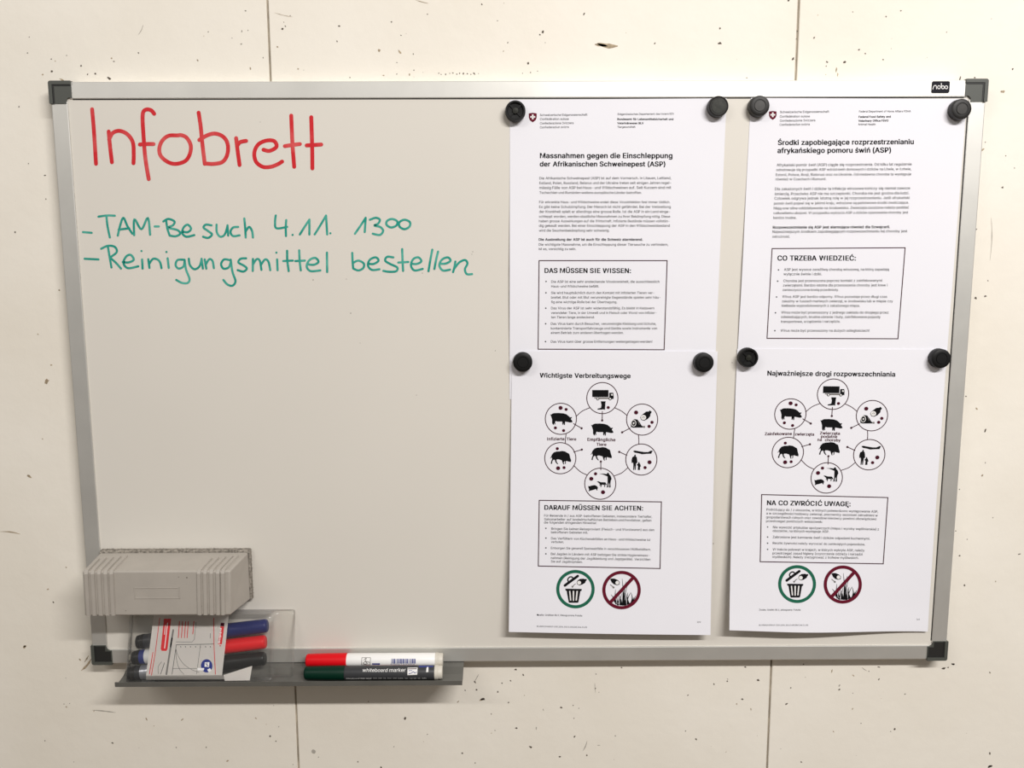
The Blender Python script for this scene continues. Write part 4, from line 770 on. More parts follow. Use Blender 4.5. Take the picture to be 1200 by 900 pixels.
for cr_, strokes in ((c4, GR4), (c5, GR5)):
    for st in strokes:
        m_ = np.mean(cr_(st), 0); low_ = m_[1] > 286
        if m_[0] < 113: k = 'dash before the %s note' % ('lower' if low_ else 'upper')
        elif low_: k = 'green word Reinigungsmittel' if m_[0] < 400 else 'green word bestellen'
        else: k = 'green word TAM-Besuch' if m_[0] < 310 else 'green date 4.11.' if m_[0] < 400 else 'green time 13 with raised zeros'
        words.setdefault(k, []).append((cr_, st))
for lab, sts in words.items():
    pr = Print(flat(SURF))
    for k, (cr_, st) in enumerate(sts): stroke(cr_, st, 2.55, M_GRNINK, k)
    tag(pr.build('bullet_dash' if 'dash' in lab else 'note_writing', board), lab)
pr = Print(flat(SURF))
for (x, y, r) in [(411, 367, 1.0), (554, 295, .8), (553, 298, .7), (580.5, 411, .8), (422, 402, .6), (406, 327, .7), (367, 328, 1.0), (495, 320, .8), (488, 463, .7), (305, 143, .6), (836, 637, 1), (858, 425, .8)]:
    pr.ellipse((x, y), r * .7, r, M_GREYSTAIN, n=8)
pr.build('dirt_specks', board)['kind'] = 'stuff'

# ================================================================== PRINTED SHEETS
def sheet_fn(corners, h):
    """h(u, v) = how far the sheet stands off the panel"""
    c = on_plane(corners, SURF)
    tl, tr, br, bl = c
    def fn(x, z):
        v = np.clip((tl[2] - z) / (tl[2] - bl[2]), -0.05, 1.05)
        xl = tl[0] + (bl[0] - tl[0]) * v; xr = tr[0] + (br[0] - tr[0]) * v
        u = np.clip((x - xl) / (xr - xl), -0.05, 1.05)
        return SURF - h(u, v)
    return fn
def sstep(a, b, x):
    t = np.clip((x - a) / (b - a), 0, 1); return t * t * (3 - 2 * t)
def paper(corners, h, label):
    fn = sheet_fn(corners, h)
    nu, nv = 28, 40
    c = np.asarray(corners, float)
    U, V = np.meshgrid(np.linspace(0, 1, nu), np.linspace(0, 1, nv))
    U, V = U.ravel()[:, None], V.ravel()[:, None]
    # perspective-true grid: interpolate corners on the sheet itself, in the room
    w = on_surface(c, fn)
    g = (1 - U) * (1 - V) * w[0] + U * (1 - V) * w[1] + U * V * w[2] + (1 - U) * V * w[3]
    g[:, 1] = fn(g[:, 0], g[:, 2])
    back = g.copy(); back[:, 1] += 0.00015
    v = np.concatenate([g, back]); N = nu * nv; f = []
    for j in range(nv - 1):
        for i in range(nu - 1):
            a = j * nu + i; q = (a, a + 1, a + nu + 1, a + nu)
            f.append(q[::-1]); f.append(tuple(x + N for x in q))
    rim = [i for i in range(nu)] + [j * nu + nu - 1 for j in range(1, nv)] + [(nv - 1) * nu + i for i in range(nu - 2, -1, -1)] + [j * nu for j in range(nv - 2, 0, -1)]
    for i in range(len(rim)):
        a, b = rim[i], rim[(i + 1) % len(rim)]; f.append((a, b, b + N, a + N))
    o = obj('paper_sheet', v, f, M_PAPER, origin=tuple(w[0]), smooth=True)
    o.data.set_sharp_from_angle(angle=math.radians(40))
    return tag(o, label, 'paper', 'information sheets on the board'), fn
def text_block(pr, cr, lines, cap, m=None, bold=False):
    for t in lines:
        body, x0, y0, x1, y1 = t[:5]
        a, b = cr([(x0, y0), (x1, y1)])
        pr.text(body, a, b, t[5] if len(t) > 5 else cap, m or M_BODYINK, bold)
def crest(o, fn, cr, x0, x1, y0, y1):
    pr = Print(fn); cx = (x0 + x1) / 2; w = (x1 - x0) / 2; h = y1 - y0
    sh = [(x0, y0 + h * .06), (cx, y0), (x1, y0 + h * .06), (x1, y0 + h * .5), (cx + w * .72, y0 + h * .78), (cx, y1), (cx - w * .72, y0 + h * .78), (x0, y0 + h * .5)]
    pr.poly(cr(sh), M_RINGRED)
    cy = y0 + h * .43; a, b = w * .2, w * .62
    for r in ([(cx - b, cy - a), (cx + b, cy - a), (cx + b, cy + a), (cx - b, cy + a)], [(cx - a, cy - b), (cx + a, cy - b), (cx + a, cy + b), (cx - a, cy + b)]):
        pr.poly(cr(r), M_WHITEP, 1)
    return pr

PIG = [(145, 605), (165, 612), (185, 595), (215, 585), (300, 583), (380, 590), (430, 605), (470, 635), (495, 660), (530, 655), (525, 672), (510, 690), (530, 715), (540, 745), (500, 752), (450, 742), (410, 735), (405, 795), (388, 795), (382, 760), (374, 792), (360, 788), (358, 735), (330, 735), (270, 735), (245, 725), (232, 750), (240, 785), (228, 785), (212, 760), (215, 795), (193, 785), (180, 760), (180, 700), (165, 650), (158, 632)]
BOAR = [(140, 405), (150, 398), (165, 370), (175, 340), (210, 300), (260, 285), (310, 283), (350, 275), (410, 285), (450, 310), (480, 325), (490, 355), (500, 400), (515, 440), (510, 472), (480, 465), (440, 455), (425, 450), (420, 500), (405, 510), (408, 465), (395, 455), (385, 490), (395, 512), (375, 510), (365, 480), (350, 440), (300, 425), (260, 425), (255, 450), (275, 490), (290, 508), (270, 508), (240, 475), (228, 435), (205, 430), (185, 460), (178, 505), (155, 500), (165, 455), (180, 420), (170, 385), (155, 408)]
k3 = crop(590, 430, 4.444)
CEN = np.array([(515, 162), (299, 270), (722, 274), (296, 475), (718, 482), (504, 608)], float)
CEN4 = crop(850, 420, 4)(np.array([(504, 168), (305, 260), (688, 268), (293, 441), (674, 451), (475, 560)], float))
def diagram(fn, parent, warp):
    cA, cB, cC, cD, cE = crop(635, 445, 15), crop(695, 445, 15), crop(635, 510, 15), crop(695, 510, 15), crop(665, 545, 15)
    pr = Print(fn)
    for c in CEN:
        t = np.linspace(0, 2 * math.pi, 72, endpoint=False)
        pr.line(warp(k3(c + 81 * np.stack([np.cos(t), np.sin(t)], 1))), 1.0, M_LINE, closed=True)
    for a in ([(378, 258), (410, 230), (448, 213)], [(580, 213), (615, 230), (643, 252)], [(326, 350), (323, 374), (322, 398)], [(703, 355), (705, 378), (705, 400)], [(366, 513), (400, 545), (437, 563)], [(577, 567), (615, 552), (647, 525)]):
        pr.line(warp(k3(smooth_line(a))), 0.9, M_LINE)
    for a, b in (((515, 232), (514, 278)), ((365, 295), (407, 319)), ((660, 318), (618, 340)), ((366, 443), (408, 430)), ((643, 460), (603, 442)), ((507, 535), (507, 492))):
        pr.line(warp(k3([a, b])), 0.9, M_LINE, 1); pr.ellipse(warp(k3([b]))[0], 1.3, 1.3, M_LINE, 2, 12)
    d = pr.build('route_lines', parent)
    pr = Print(fn)
    off = lambda c, d: (lambda p: c(p) + np.array(d) / 4.444)
    def pic(name):
        pr.build(name, parent); return Print(fn)
    pr.poly(warp(cA(PIG)), M_TONER); pr = pic('pig'); pr.poly(warp(off(cA, (213, 55))(PIG)), M_TONER); pr = pic('pig')
    pr.poly(warp(cC(BOAR)), M_TONER); pr = pic('boar'); pr.poly(warp(off(cC, (212, -20))(BOAR)), M_TONER); pr = pic('boar')
    pr.poly(warp(cA([(885, 180), (1172, 180), (1172, 303), (885, 303)])), M_TONER)
    pr.poly(warp(cB([(285, 228), (355, 228), (362, 280), (362, 335), (325, 340), (285, 318)])), M_TONER)
    pr.poly(warp(cB([(316, 252), (343, 248), (350, 278), (318, 275)])), M_WHITEP, 1)
    pr.poly(warp(cB([(20, 310), (280, 310), (275, 338), (110, 338), (20, 325)])), M_GREYP)
    for x in (82, 300):
        q = warp(cB([(x, 334)]))[0]; pr.ellipse(q, 1.75, 1.75, M_TONER, 1, 18); pr.ellipse(q, 1.0, 1.0, M_WHITEP, 2, 14)
    pr = pic('lorry')
    pr.poly(warp(cB([(135, 378), (222, 378), (215, 430), (210, 528), (180, 520), (165, 524), (80, 525), (78, 508), (110, 500), (140, 490), (148, 440)])), M_TONER)
    pr = pic('boot')
    pr.poly(warp(cB([(828, 665), (845, 632), (880, 600), (930, 560), (985, 555), (995, 538), (1030, 560), (1025, 585), (1010, 595), (1005, 640), (960, 690), (900, 720), (850, 708)])), M_TONER)
    t = np.linspace(0, 2 * math.pi, 20, endpoint=False)
    pr.poly(warp(cB([(885 + 47 * math.cos(a), 662 + 44 * math.sin(a)) for a in t])), M_WHITEP, 1)
    pr.line(warp(cB(smooth_line([(860, 672), (880, 650), (905, 655), (890, 675)]))), 0.5, M_GREYP, 2)
    pr = pic('sausage')
    pr.poly(warp(cB([(665, 830), (662, 770), (690, 710), (730, 690), (780, 700), (820, 750), (850, 800), (870, 815), (870, 840), (700, 842)])), M_TONER)
    pr.line(warp(cB([(712 + 40 * math.cos(a) + 8 * math.sin(a), 762 + 52 * math.sin(a) - 10 * math.cos(a)) for a in t])), 0.7, M_WHITEP, 1, closed=True)
    pr.poly(warp(cB([(700, 750), (722, 745), (728, 765), (705, 785)])), M_WHITEP, 1)
    pr.line(warp(cB([(790, 725), (815, 790)])), 0.5, M_GREYP, 1)
    pr.poly(warp(cB([(868, 816), (908, 808), (916, 826), (908, 848), (868, 838)])), M_GREYP)
    pr = pic('ham')
    pr.poly(warp(cD([(705, 282), (715, 272), (740, 268), (800, 280), (900, 295), (965, 295), (1015, 270), (1050, 272), (1022, 325), (940, 328), (860, 335), (830, 325), (800, 318), (730, 305)])), M_TONER)
    pr = pic('airplane')
    pr.poly(warp(cD([(722, 368), (728, 345), (740, 338), (752, 350), (750, 370), (768, 385), (775, 430), (780, 482), (765, 490), (757, 500), (748, 610), (732, 610), (730, 520), (722, 610), (705, 610), (708, 510), (700, 480), (680, 490), (675, 440), (690, 385)])), M_TONER)
    pr = pic('adult')
    pr.poly(warp(cD([(793, 492), (800, 470), (812, 472), (818, 490), (832, 515), (842, 550), (826, 552), (825, 610), (785, 612), (790, 545), (770, 518)])), M_TONER)
    pr = pic('child')
    pr.poly(warp(cE([(560, 153), (640, 150), (690, 158), (698, 140), (712, 132), (728, 142), (735, 165), (760, 190), (777, 240), (760, 280), (755, 330), (760, 390), (732, 395), (738, 340), (730, 310), (722, 345), (722, 390), (680, 388), (700, 370), (705, 300), (705, 200), (670, 184), (620, 165)])), M_TONER)
    pr = pic('hunter')
    pr.poly(warp(cE([(515, 290), (545, 285), (590, 300), (665, 302), (685, 330), (697, 355), (680, 352), (668, 338), (658, 388), (646, 385), (648, 348), (602, 345), (592, 388), (578, 385), (582, 352), (558, 362), (570, 335), (545, 310)])), M_TONER)
    pr = pic('dog')
    pr.poly(warp(cE([(362, 365), (385, 372), (420, 360), (480, 350), (520, 370), (540, 405), (525, 415), (528, 445), (510, 440), (500, 420), (460, 435), (400, 450), (370, 465), (380, 430), (370, 400)])), M_TONER)
    pr.build('running_boar', parent)
    for (x, y, r) in [(297, 213, 10), (326, 221, 7.5), (270, 317, 7.5), (313, 331, 7.5), (280, 425, 7.5), (284, 527, 10), (315, 524, 7.5), (545, 211, 7.5), (690, 237, 10), (773, 288, 8), (758, 309, 8), (760, 496, 10), (737, 524, 8), (479, 556, 8), (457, 582, 10), (518, 652, 10)]:
        pr = Print(fn); t = np.linspace(0, 2 * math.pi, 24, endpoint=False); rr = np.where(np.arange(24) % 2 == 0, r * 1.15, r * .88)
        pr.add(warp(k3(np.stack([x + rr * np.cos(t), y + rr * np.sin(t)], 1))), [list(range(24))], M_MAROON, 1)
        pr.build('virus_dot', parent)
def signs(fn, parent, w1, w2):
    g = crop(645, 660, 15); pr = Print(fn); T = lambda p: w1(g(p))
    t = np.linspace(0, 2 * math.pi, 72, endpoint=False); E = np.stack([np.cos(t), np.sin(t)], 1)
    pr.line(T(np.array([440, 455]) + 310 * E), 56 / 15, M_GREENP, closed=True)
    lidv = np.array([(480, 225), (255, 390)], float)
    pr.line(T(lidv), 46 / 15, M_TONER)
    pr.line(T(smooth_line([(318, 325), (305, 285), (335, 245), (375, 240), (400, 265)])), 1.5, M_TONER)
    pr.poly(T([(462, 335), (480, 300), (520, 275), (580, 270), (615, 280), (632, 272), (640, 295), (620, 320), (610, 345), (560, 375), (510, 390), (470, 370)]), M_TONER)
    pr.ellipse(T([(505, 342)])[0], 34 / 15, 33 / 15, M_WHITEP, 1, 20)
    pr.line(T([(440, 365), (412, 383), (395, 408)]), 0.9, M_GREYP); pr.poly(T([(368, 398), (412, 398), (386, 436)]), M_GREYP, 1)
    pr.poly(T([(260, 447), (553, 452), (545, 488), (270, 483)]), M_TONER)
    pr.poly(T([(285, 482), (528, 486), (492, 688), (480, 694), (335, 694), (322, 686)]), M_TONER, .5)
    for q in ([(328, 485), (350, 485), (368, 655), (345, 655)], [(392, 485), (418, 485), (415, 660), (394, 660)], [(458, 485), (483, 485), (465, 655), (442, 655)]):
        pr.poly(T(q), M_WHITEP, 2)
    tag(pr.build('bin_sign', parent), 'green ring with an open waste bin')
    g = crop(700, 660, 15); pr = Print(fn); T2 = lambda p: w2(g(p))
    for (b, tip, bend) in [((330, 720), (320, 460), -12), ((310, 690), (240, 550), 15), ((370, 740), (345, 580), -8), ((350, 735), (385, 560), 10), ((400, 740), (430, 530), -10), ((425, 742), (400, 580), 8), ((445, 745), (437, 270), 12), ((470, 740), (522, 410), -14), ((455, 740), (505, 320), -10), ((560, 720), (535, 515), -22), ((530, 730), (590, 510), -25), ((590, 700), (672, 570), 12), ((600, 690), (592, 520), 18), ((480, 745), (470, 560), 5), ((575, 715), (640, 600), 10), ((500, 740), (512, 540), -6)]:
        b, tip = np.array(b, float), np.array(tip, float); mid = (b + tip) / 2 + np.array([bend, 0])
        L = smooth_line([b, mid, tip], k=5); n = len(L)
        pr.line(T2(L), 1, M_TONER, .2, taper=np.linspace(1.9, 0.25, n))
    pr.poly(T2([(222, 280), (245, 268), (300, 268), (360, 295), (394, 330), (388, 375), (345, 388), (290, 370), (250, 335), (238, 305)]), M_TONER)
    pr.ellipse(T2([(350, 342)])[0], 33 / 15, 32 / 15, M_WHITEP, 1, 20)
    pr.line(T2([(230, 378), (282, 422)]), 0.9, M_GREYP); pr.ellipse(T2([(284, 424)])[0], 1.2, 1.2, M_GREYP, 1, 10)
    pr.line(T2(np.array([425, 470]) + 310 * E), 56 / 15, M_RINGRED, 2, closed=True)
    pr.line(T2([(225, 690), (632, 248)]), 58 / 15, M_RINGRED, 3, caps=False)
    tag(pr.build('no_dumping_sign', parent), 'dark red crossed ring over grass')
ident = lambda p: np.atleast_2d(np.asarray(p, float))

BASE = 0.0004
hA = lambda u, v: BASE + 0.0022 * np.exp(-(np.clip(u, 0, 1) / .09) ** 2) * np.exp(-((v - .62) / .25) ** 2) + 0.0008 * np.sin(np.pi * np.clip(u, 0, 1)) * np.sin(np.pi * np.clip(v / .85, 0, 1))
hB = lambda u, v: 0.0014 + 0.0148 * np.clip(v, 0, 1.05) ** 2.0 * (0.90 + 0.30 * u * (1 - u) - .06 * u)
hC = lambda u, v: BASE + 0.0020 * np.exp(-(np.clip(u, 0, 1) / .09) ** 2) * np.exp(-((v - .6) / .25) ** 2) + 0.0006 * np.sin(np.pi * np.clip(u, 0, 1)) * np.sin(np.pi * np.clip(v / .85, 0, 1))
hD = lambda u, v: 0.0014 + 0.0150 * np.clip(v, 0, 1.05) ** 2.0 * (1 - 0.90 * sstep(0.25, 1.0, u)) + 0.0007 * sstep(.9, 1.0, v)
# ---- German sheet, upper
A, fnA = paper([(597.5, 116.8), (851.5, 115.2), (836.3, 470), (597.2, 468)], hA, 'white sheet in German headed Massnahmen, upper left of the four sheets')
q = crop(590, 100, 4.4444)
pr = Print(fnA)
text_block(pr, q, [('Schweizerische Eidgenossenschaft', 190, 160, 437, 158), ('Confédération suisse', 190, 181, 340, 180), ('Confederazione Svizzera', 190, 203, 365, 201), ('Confederaziun svizra', 190, 224, 340, 222)], 2.6)
lh = pr.build('confederation_lines', A)
pr = Print(fnA)
text_block(pr, q, [('Eidgenössisches Departement des Innern EDI', 595, 155, 886, 153), ('Tiergesundheit', 593, 222, 687, 221)], 2.6)
text_block(pr, q, [('Bundesamt für Lebensmittelsicherheit und', 593, 181, 885, 181), ('Veterinärwesen BLV', 593, 202, 730, 202)], 2.6, M_TONER, True)
pr.build('office_lines', A)
tag(crest(A, fnA, q, 132, 173, 143, 193).build('crest', lh), 'dark red shield with a white cross')
pr = Print(fnA)
text_block(pr, q, [('Massnahmen gegen die Einschleppung', 190, 379, 880, 379), ('der Afrikanischen Schweinepest (ASP)', 189, 422, 843, 422)], 6.1, M_TONER, True)
pr.build('title_text', A)
pr = Print(fnA)
text_block(pr, q, [('Die Afrikanische Schweinepest (ASP) ist auf dem Vormarsch. In Litauen, Lettland,', 187, 490, 873, 489), ('Estland, Polen, Russland, Belarus und der Ukraine treten seit einigen Jahren regel-', 187, 515, 873, 514), ('mässig Fälle von ASP bei Haus- und Wildschweinen auf. Seit Kurzem sind mit', 187, 540, 873, 539), ('Tschechien und Rumänien weitere europäische Länder betroffen.', 187, 565, 720, 565),
    ('Für erkrankte Haus- und Wildschweine endet diese Virusinfektion fast immer tödlich.', 186, 614, 868, 614), ('Es gibt keine Schutzimpfung. Der Mensch ist nicht gefährdet. Bei der Verbreitung', 186, 639, 871, 639), ('der Krankheit spielt er allerdings eine grosse Rolle. Ist die ASP in ein Land einge-', 186, 664, 868, 664), ('schleppt worden, werden staatliche Massnahmen zu ihrer Bekämpfung nötig. Diese', 185, 689, 868, 689), ('haben grosse Auswirkungen auf die Wirtschaft. Infizierte Bestände müssen vollstän-', 185, 713, 865, 713), ('dig gekeult werden. Bei einer Einschleppung der ASP in den Wildschweinbestand', 185, 737, 866, 737), ('wird die Seuchenbekämpfung sehr schwierig.', 185, 762, 552, 762),
    ('Die wichtigste Massnahme, um die Einschleppung dieser Tierseuche zu verhindern,', 184, 835, 858, 835), ('ist es, vorsichtig zu sein.', 183, 858, 378, 858)], 3.3)
text_block(pr, q, [('Die Ausbreitung der ASP ist auch für die Schweiz alarmierend.', 184, 809, 726, 809)], 3.3, M_TONER, True)
pr.build('body_text', A)
q = crop(590, 290, 4.4444)
pr = Print(fnA); pr.frame(q([(183, 66), (855, 66), (839, 535), (178, 532)]), 1.1, M_LINE)
box = pr.build('info_box', A)
pr = Print(fnA)
text_block(pr, q, [('DAS MÜSSEN SIE WISSEN:', 214, 132, 664, 133)], 5.8, M_TONER, True); pr.build('box_heading', box)
pr = Print(fnA)
text_block(pr, q, [('Die ASP ist eine sehr ansteckende Viruskrankheit, die ausschliesslich', 249, 184, 812, 184), ('Haus-und Wildschweine befällt.', 249, 208, 498, 208), ('Sie wird hauptsächlich durch den Kontakt mit infizierten Tieren ver-', 248, 242, 785, 242), ('breitet. Blut oder mit Blut verunreinigte Gegenstände spielen sehr häu-', 248, 266, 817, 266), ('fig eine wichtige Rolle bei der Übertragung.', 248, 290, 592, 290), ('Das Virus der ASP ist sehr widerstandsfähig. Es bleibt in Kadavern', 248, 322, 785, 322), ('verendeter Tiere, in der Umwelt und in Fleisch oder Wurst von infizier-', 248, 346, 797, 346), ('ten Tieren lange ansteckend.', 248, 369, 475, 369), ('Das Virus kann durch Besucher, verunreinigte Kleidung und Schuhe,', 247, 403, 795, 403), ('kontaminierte Transportfahrzeuge und Geräte sowie Instrumente von', 247, 427, 800, 427), ('einem Betrieb zum anderen übertragen werden.', 247, 450, 626, 450), ('Das Virus kann über grosse Entfernungen weitergetragen werden!', 247, 496, 775, 496)], 3.1)
for y in (177, 236, 316, 397, 490): pr.ellipse(q([(222 - (y - 177) * .01, y)])[0], .85, .85, M_TONER, n=10)
pr.build('bullet_text', box)
# ---- Polish sheet, upper
Cc, fnC = paper([(880.0, 114.8), (1133.2, 115.8), (1105.5, 469), (861.3, 467)], hC, 'white sheet in Polish with bold heading Środki, upper right of the four sheets')
q = crop(850, 80, 3.6364)
pr = Print(fnC)
text_block(pr, q, [('Schweizerische Eidgenossenschaft', 233, 191, 442, 189), ('Confédération suisse', 232, 210, 360, 209), ('Confederazione Svizzera', 232, 228, 383, 226), ('Confederaziun svizra', 231, 245, 359, 243)], 2.6)
lh = pr.build('confederation_lines', Cc)
pr = Print(fnC)
text_block(pr, q, [('Federal Department of Home Affairs FDHA', 570, 188, 790, 187), ('Animal Health', 566, 243, 640, 243)], 2.6)
text_block(pr, q, [('Federal Food Safety and', 568, 211, 705, 210), ('Veterinary Office FSVO', 567, 228, 695, 227)], 2.6, M_TONER, True)
pr.build('office_lines', Cc)
tag(crest(Cc, fnC, q, 186, 218, 182, 220).build('crest', lh), 'dark red shield with a white cross')
pr = Print(fnC)
text_block(pr, q, [('Środki zapobiegające rozprzestrzenianiu', 224, 327, 803, 323), ('afrykańskiego pomoru świń (ASP)', 222, 361, 706, 359)], 5.9, M_TONER, True)
pr.build('title_text', Cc)
pr = Print(fnC)
text_block(pr, q, [('Afrykański pomór świń (ASP) ciągle się rozprzestrzenia. Od kilku lat regularnie', 219, 418, 794, 414), ('odnotowuje się przypadki ASP wśród świń domowych i dzików na Litwie, w Łotwie,', 217, 438, 792, 434), ('Estonii, Polsce, Rosji, Białorusi oraz na Ukrainie. Od niedawna choroba ta występuje', 215, 459, 792, 456), ('również w Czechach i Rumunii.', 214, 478, 430, 477),
    ('Dla zakażonych świń i dzików ta infekcja wirusowa kończy się niemal zawsze', 211, 520, 787, 516), ('śmiercią. Przeciwko ASP nie ma szczepionki. Choroba nie jest groźna dla ludzi.', 210, 541, 783, 537), ('Człowiek odgrywa jednak istotną rolę w jej rozprzestrzenianiu. Jeśli afrykański', 209, 560, 785, 557), ('pomór świń pojawi się w jakimś kraju, wdrażane są państwowe środki zwalczające.', 207, 581, 782, 577), ('Mają one silne oddziaływanie na środowisko. Zwierzęta zarażone należy poddać', 206, 602, 782, 598), ('całkowitemu ubojowi. W przypadku wykrycia ASP u dzików opanowanie choroby jest', 205, 622, 779, 619), ('bardzo trudne.', 204, 642, 303, 642),
    ('Najważniejszym środkiem zapobiegającym rozpowszechnianiu tej choroby jest', 201, 702, 775, 699), ('ostrożność.', 200, 722, 276, 722)], 3.2)
text_block(pr, q, [('Rozpowszechnianie się ASP jest alarmujące również dla Szwajcarii.', 202, 683, 701, 681)], 3.2, M_TONER, True)
pr.build('body_text', Cc)
q = crop(850, 280, 4)
pr = Print(fnC); pr.frame(q([(217, 43), (845, 39), (811, 470), (193, 468)]), 1.1, M_LINE)
box = pr.build('info_box', Cc)
pr = Print(fnC); text_block(pr, q, [('CO TRZEBA WIEDZIEĆ:', 244, 101, 612, 101)], 5.7, M_TONER, True); pr.build('box_heading', box)
pr = Print(fnC)
text_block(pr, q, [('ASP jest wysoce zaraźliwą chorobą wirusową, na którą zapadają', 275, 149, 767, 148), ('wyłącznie świnie i dziki.', 273, 170, 452, 170), ('Choroba jest przenoszona poprzez kontakt z zainfekowanymi', 272, 202, 735, 200), ('zwierzętami. Bardzo istotna dla przenoszenia choroby jest krew i', 270, 223, 760, 222), ('zanieczyszczone krwią przedmioty.', 268, 244, 532, 244), ('Wirus ASP jest bardzo odporny. Wirus pozostaje przez długi czas', 267, 276, 758, 276), ('zakaźny w tuszach martwych zwierząt, w środowisku lub w mięsie czy', 265, 297, 785, 297), ('kiełbasie wyprodukowanych z zakażonego mięsa.', 264, 318, 630, 318), ('Wirus może być przenoszony z jednego zakładu do drugiego przez', 262, 350, 765, 350), ('odwiedzających, brudne ubranie i buty, zainfekowane pojazdy', 261, 371, 727, 371), ('transportowe, urządzenia i narzędzia.', 260, 393, 538, 392), ('Wirus może być przenoszony na dużych odległościach!', 259, 435, 675, 435)], 3.0)
for x, y in ((249, 145), (245, 198), (240, 272), (235, 346), (232, 430)): pr.ellipse(q([(x, y)])[0], .85, .85, M_TONER, n=10)
pr.build('bullet_text', box)
# ---- German sheet, lower
B, fnB = paper([(600, 411.3), (841.0, 411.8), (832.6, 744.2), (596.3, 740.5)], hB, 'white sheet in German with ring diagram headed Wichtigste, lower left of the four sheets')
pr = Print(fnB); text_block(pr, k3, [('Wichtigste Verbreitungswege', 189, 55, 662, 58)], 5.9, M_TONER, True); pr.build('title_text', B)
pr = Print(fnB)
text_block(pr, k3, [('Infizierte', 228, 382, 318, 382), ('Tiere', 328, 382, 379, 383), ('Empfängliche', 437, 385, 583, 387), ('Tiere', 484, 410, 536, 411)], 3.7, M_MAROON, True)
diag = tag(pr.build('transmission_diagram', B), 'dark red captions of the ring diagram')
diagram(fnB, diag, ident)
q = crop(590, 570, 4.4444)
pr = Print(fnB); pr.frame(q([(184, 70), (825, 78), (818, 430), (179, 417)]), 1.1, M_LINE)
box = pr.build('info_box', B)
pr = Print(fnB); text_block(pr, q, [('DARAUF MÜSSEN SIE ACHTEN:', 213, 121, 727, 125)], 5.7, M_TONER, True); pr.build('box_heading', box)
pr = Print(fnB)
text_block(pr, q, [('Für Reisende in / aus ASP-betroffenen Gebieten, insbesondere Tierhalter,', 212, 157, 774, 163), ('Saisonarbeiter auf landwirtschaftlichen Betrieben und Fernfahrer, gelten', 212, 176, 770, 183), ('die folgenden dringenden Hinweise:', 211, 193, 485, 196),
    ('Bringen Sie keinen Reiseproviant (Fleisch- und Wurstwaren) aus den', 249, 226, 785, 232), ('betroffenen Gebieten mit.', 248, 244, 440, 246), ('Das Verfüttern von Küchenabfällen an Haus- und Wildschweine ist', 248, 276, 765, 284), ('verboten.', 248, 294, 315, 295), ('Entsorgen Sie generell Speiseabfälle in verschlossenen Müllbehältern.', 247, 326, 768, 334), ('Bei Jagden in Ländern mit ASP befolgen Sie strikte Hygienemass-', 247, 357, 760, 365), ('nahmen (Reinigung der Jagdkleidung und Jagdgeräte). Verzichten', 247, 378, 765, 386), ('Sie auf Jagdtrophäen.', 247, 396, 412, 399)], 3.0)
for y in (218, 269, 320, 351): pr.ellipse(q([(221, y)])[0], .85, .85, M_TONER, n=10)
pr.build('bullet_text', box)
signs(fnB, B, ident, ident)
pr = Print(fnB)
text_block(pr, q, [('Quelle: Grafiken BLV, Piktogramme Fotolia', 174, 673, 410, 677)], 2.0)
text_block(pr, q, [('BLV00019/00019 COO.2101.102.5.405388 246.11.02', 174, 732, 435, 737)], 1.7)
pr.build('footer_text', B)
pr = Print(fnB); text_block(pr, q, [('2/2', 1008, 710, 1027, 710)], 1.7); pr.build('page_number', B)
# ---- Polish sheet, lower
D, fnD = paper([(864.0, 408.8), (1110.0, 409.5), (1087.3, 740.2), (854.8, 738.6)], hD, 'white sheet in Polish with ring diagram headed Najważniejsze, lower right of the four sheets')
q = crop(850, 420, 4)
pr = Print(fnD); text_block(pr, q, [('Najważniejsze drogi rozpowszechniania', 197, 80, 796, 85)], 5.6, M_TONER, True); pr.build('title_text', D)
pr = Print(fnD)
text_block(pr, q, [('Zainfekowane', 185, 360, 312, 359), ('zwierzęta', 325, 361, 416, 362), ('Zwierzęta', 443, 356, 537, 358), ('podatne', 448, 372, 525, 373), ('na choroby', 432, 387, 540, 390)], 3.3, M_MAROON, True)
diag = tag(pr.build('transmission_diagram', D), 'dark red captions of the ring diagram')
src = k3(CEN); X = np.concatenate([src, np.ones((6, 1))], 1)
AF = np.linalg.lstsq(X, CEN4, rcond=None)[0]
warp4 = lambda p: np.concatenate([np.atleast_2d(p), np.ones((len(np.atleast_2d(p)), 1))], 1) @ AF
diagram(fnD, diag, warp4)
q = crop(850, 570, 4)
pr = Print(fnD); pr.frame(q([(168, 36), (764, 50), (742, 365), (161, 355)]), 1.1, M_LINE)
box = pr.build('info_box', D)
pr = Print(fnD); text_block(pr, q, [('NA CO ZWRÓCIĆ UWAGĘ:', 195, 87, 587, 93)], 5.5, M_TONER, True); pr.build('box_heading', box)
pr = Print(fnD)
text_block(pr, q, [('Podróżujący do / z obszarów, w których potwierdzono występowanie ASP,', 193, 113, 716, 123), ('a w szczególności hodowcy zwierząt, pracownicy sezonowi zatrudnieni w', 192, 131, 714, 141), ('gospodarstwach rolnych oraz zawodowi kierowcy powinni obowiązkowo', 191, 149, 708, 158), ('przestrzegać poniższych wskazówek:', 191, 167, 455, 171),
    ('Nie wywozić artykułów spożywczych (mięso i wyroby wędliniarskie) z', 223, 196, 720, 206), ('obszarów, na których występuje ASP.', 222, 213, 486, 217), ('Zabronione jest karmienie świń i dzików odpadami kuchennymi.', 222, 242, 678, 250), ('Resztki żywności należy wyrzucać do zamkniętych pojemników.', 222, 270, 655, 277), ('W trakcie polowań w krajach, w których wykryto ASP, należy', 222, 300, 652, 305), ('przestrzegać zasad higieny (czyszczenie odzieży i narzędzi', 221, 318, 643, 323), ('myśliwskich). Należy zrezygnować z trofeów myśliwskich.', 221, 335, 625, 340)], 2.9)
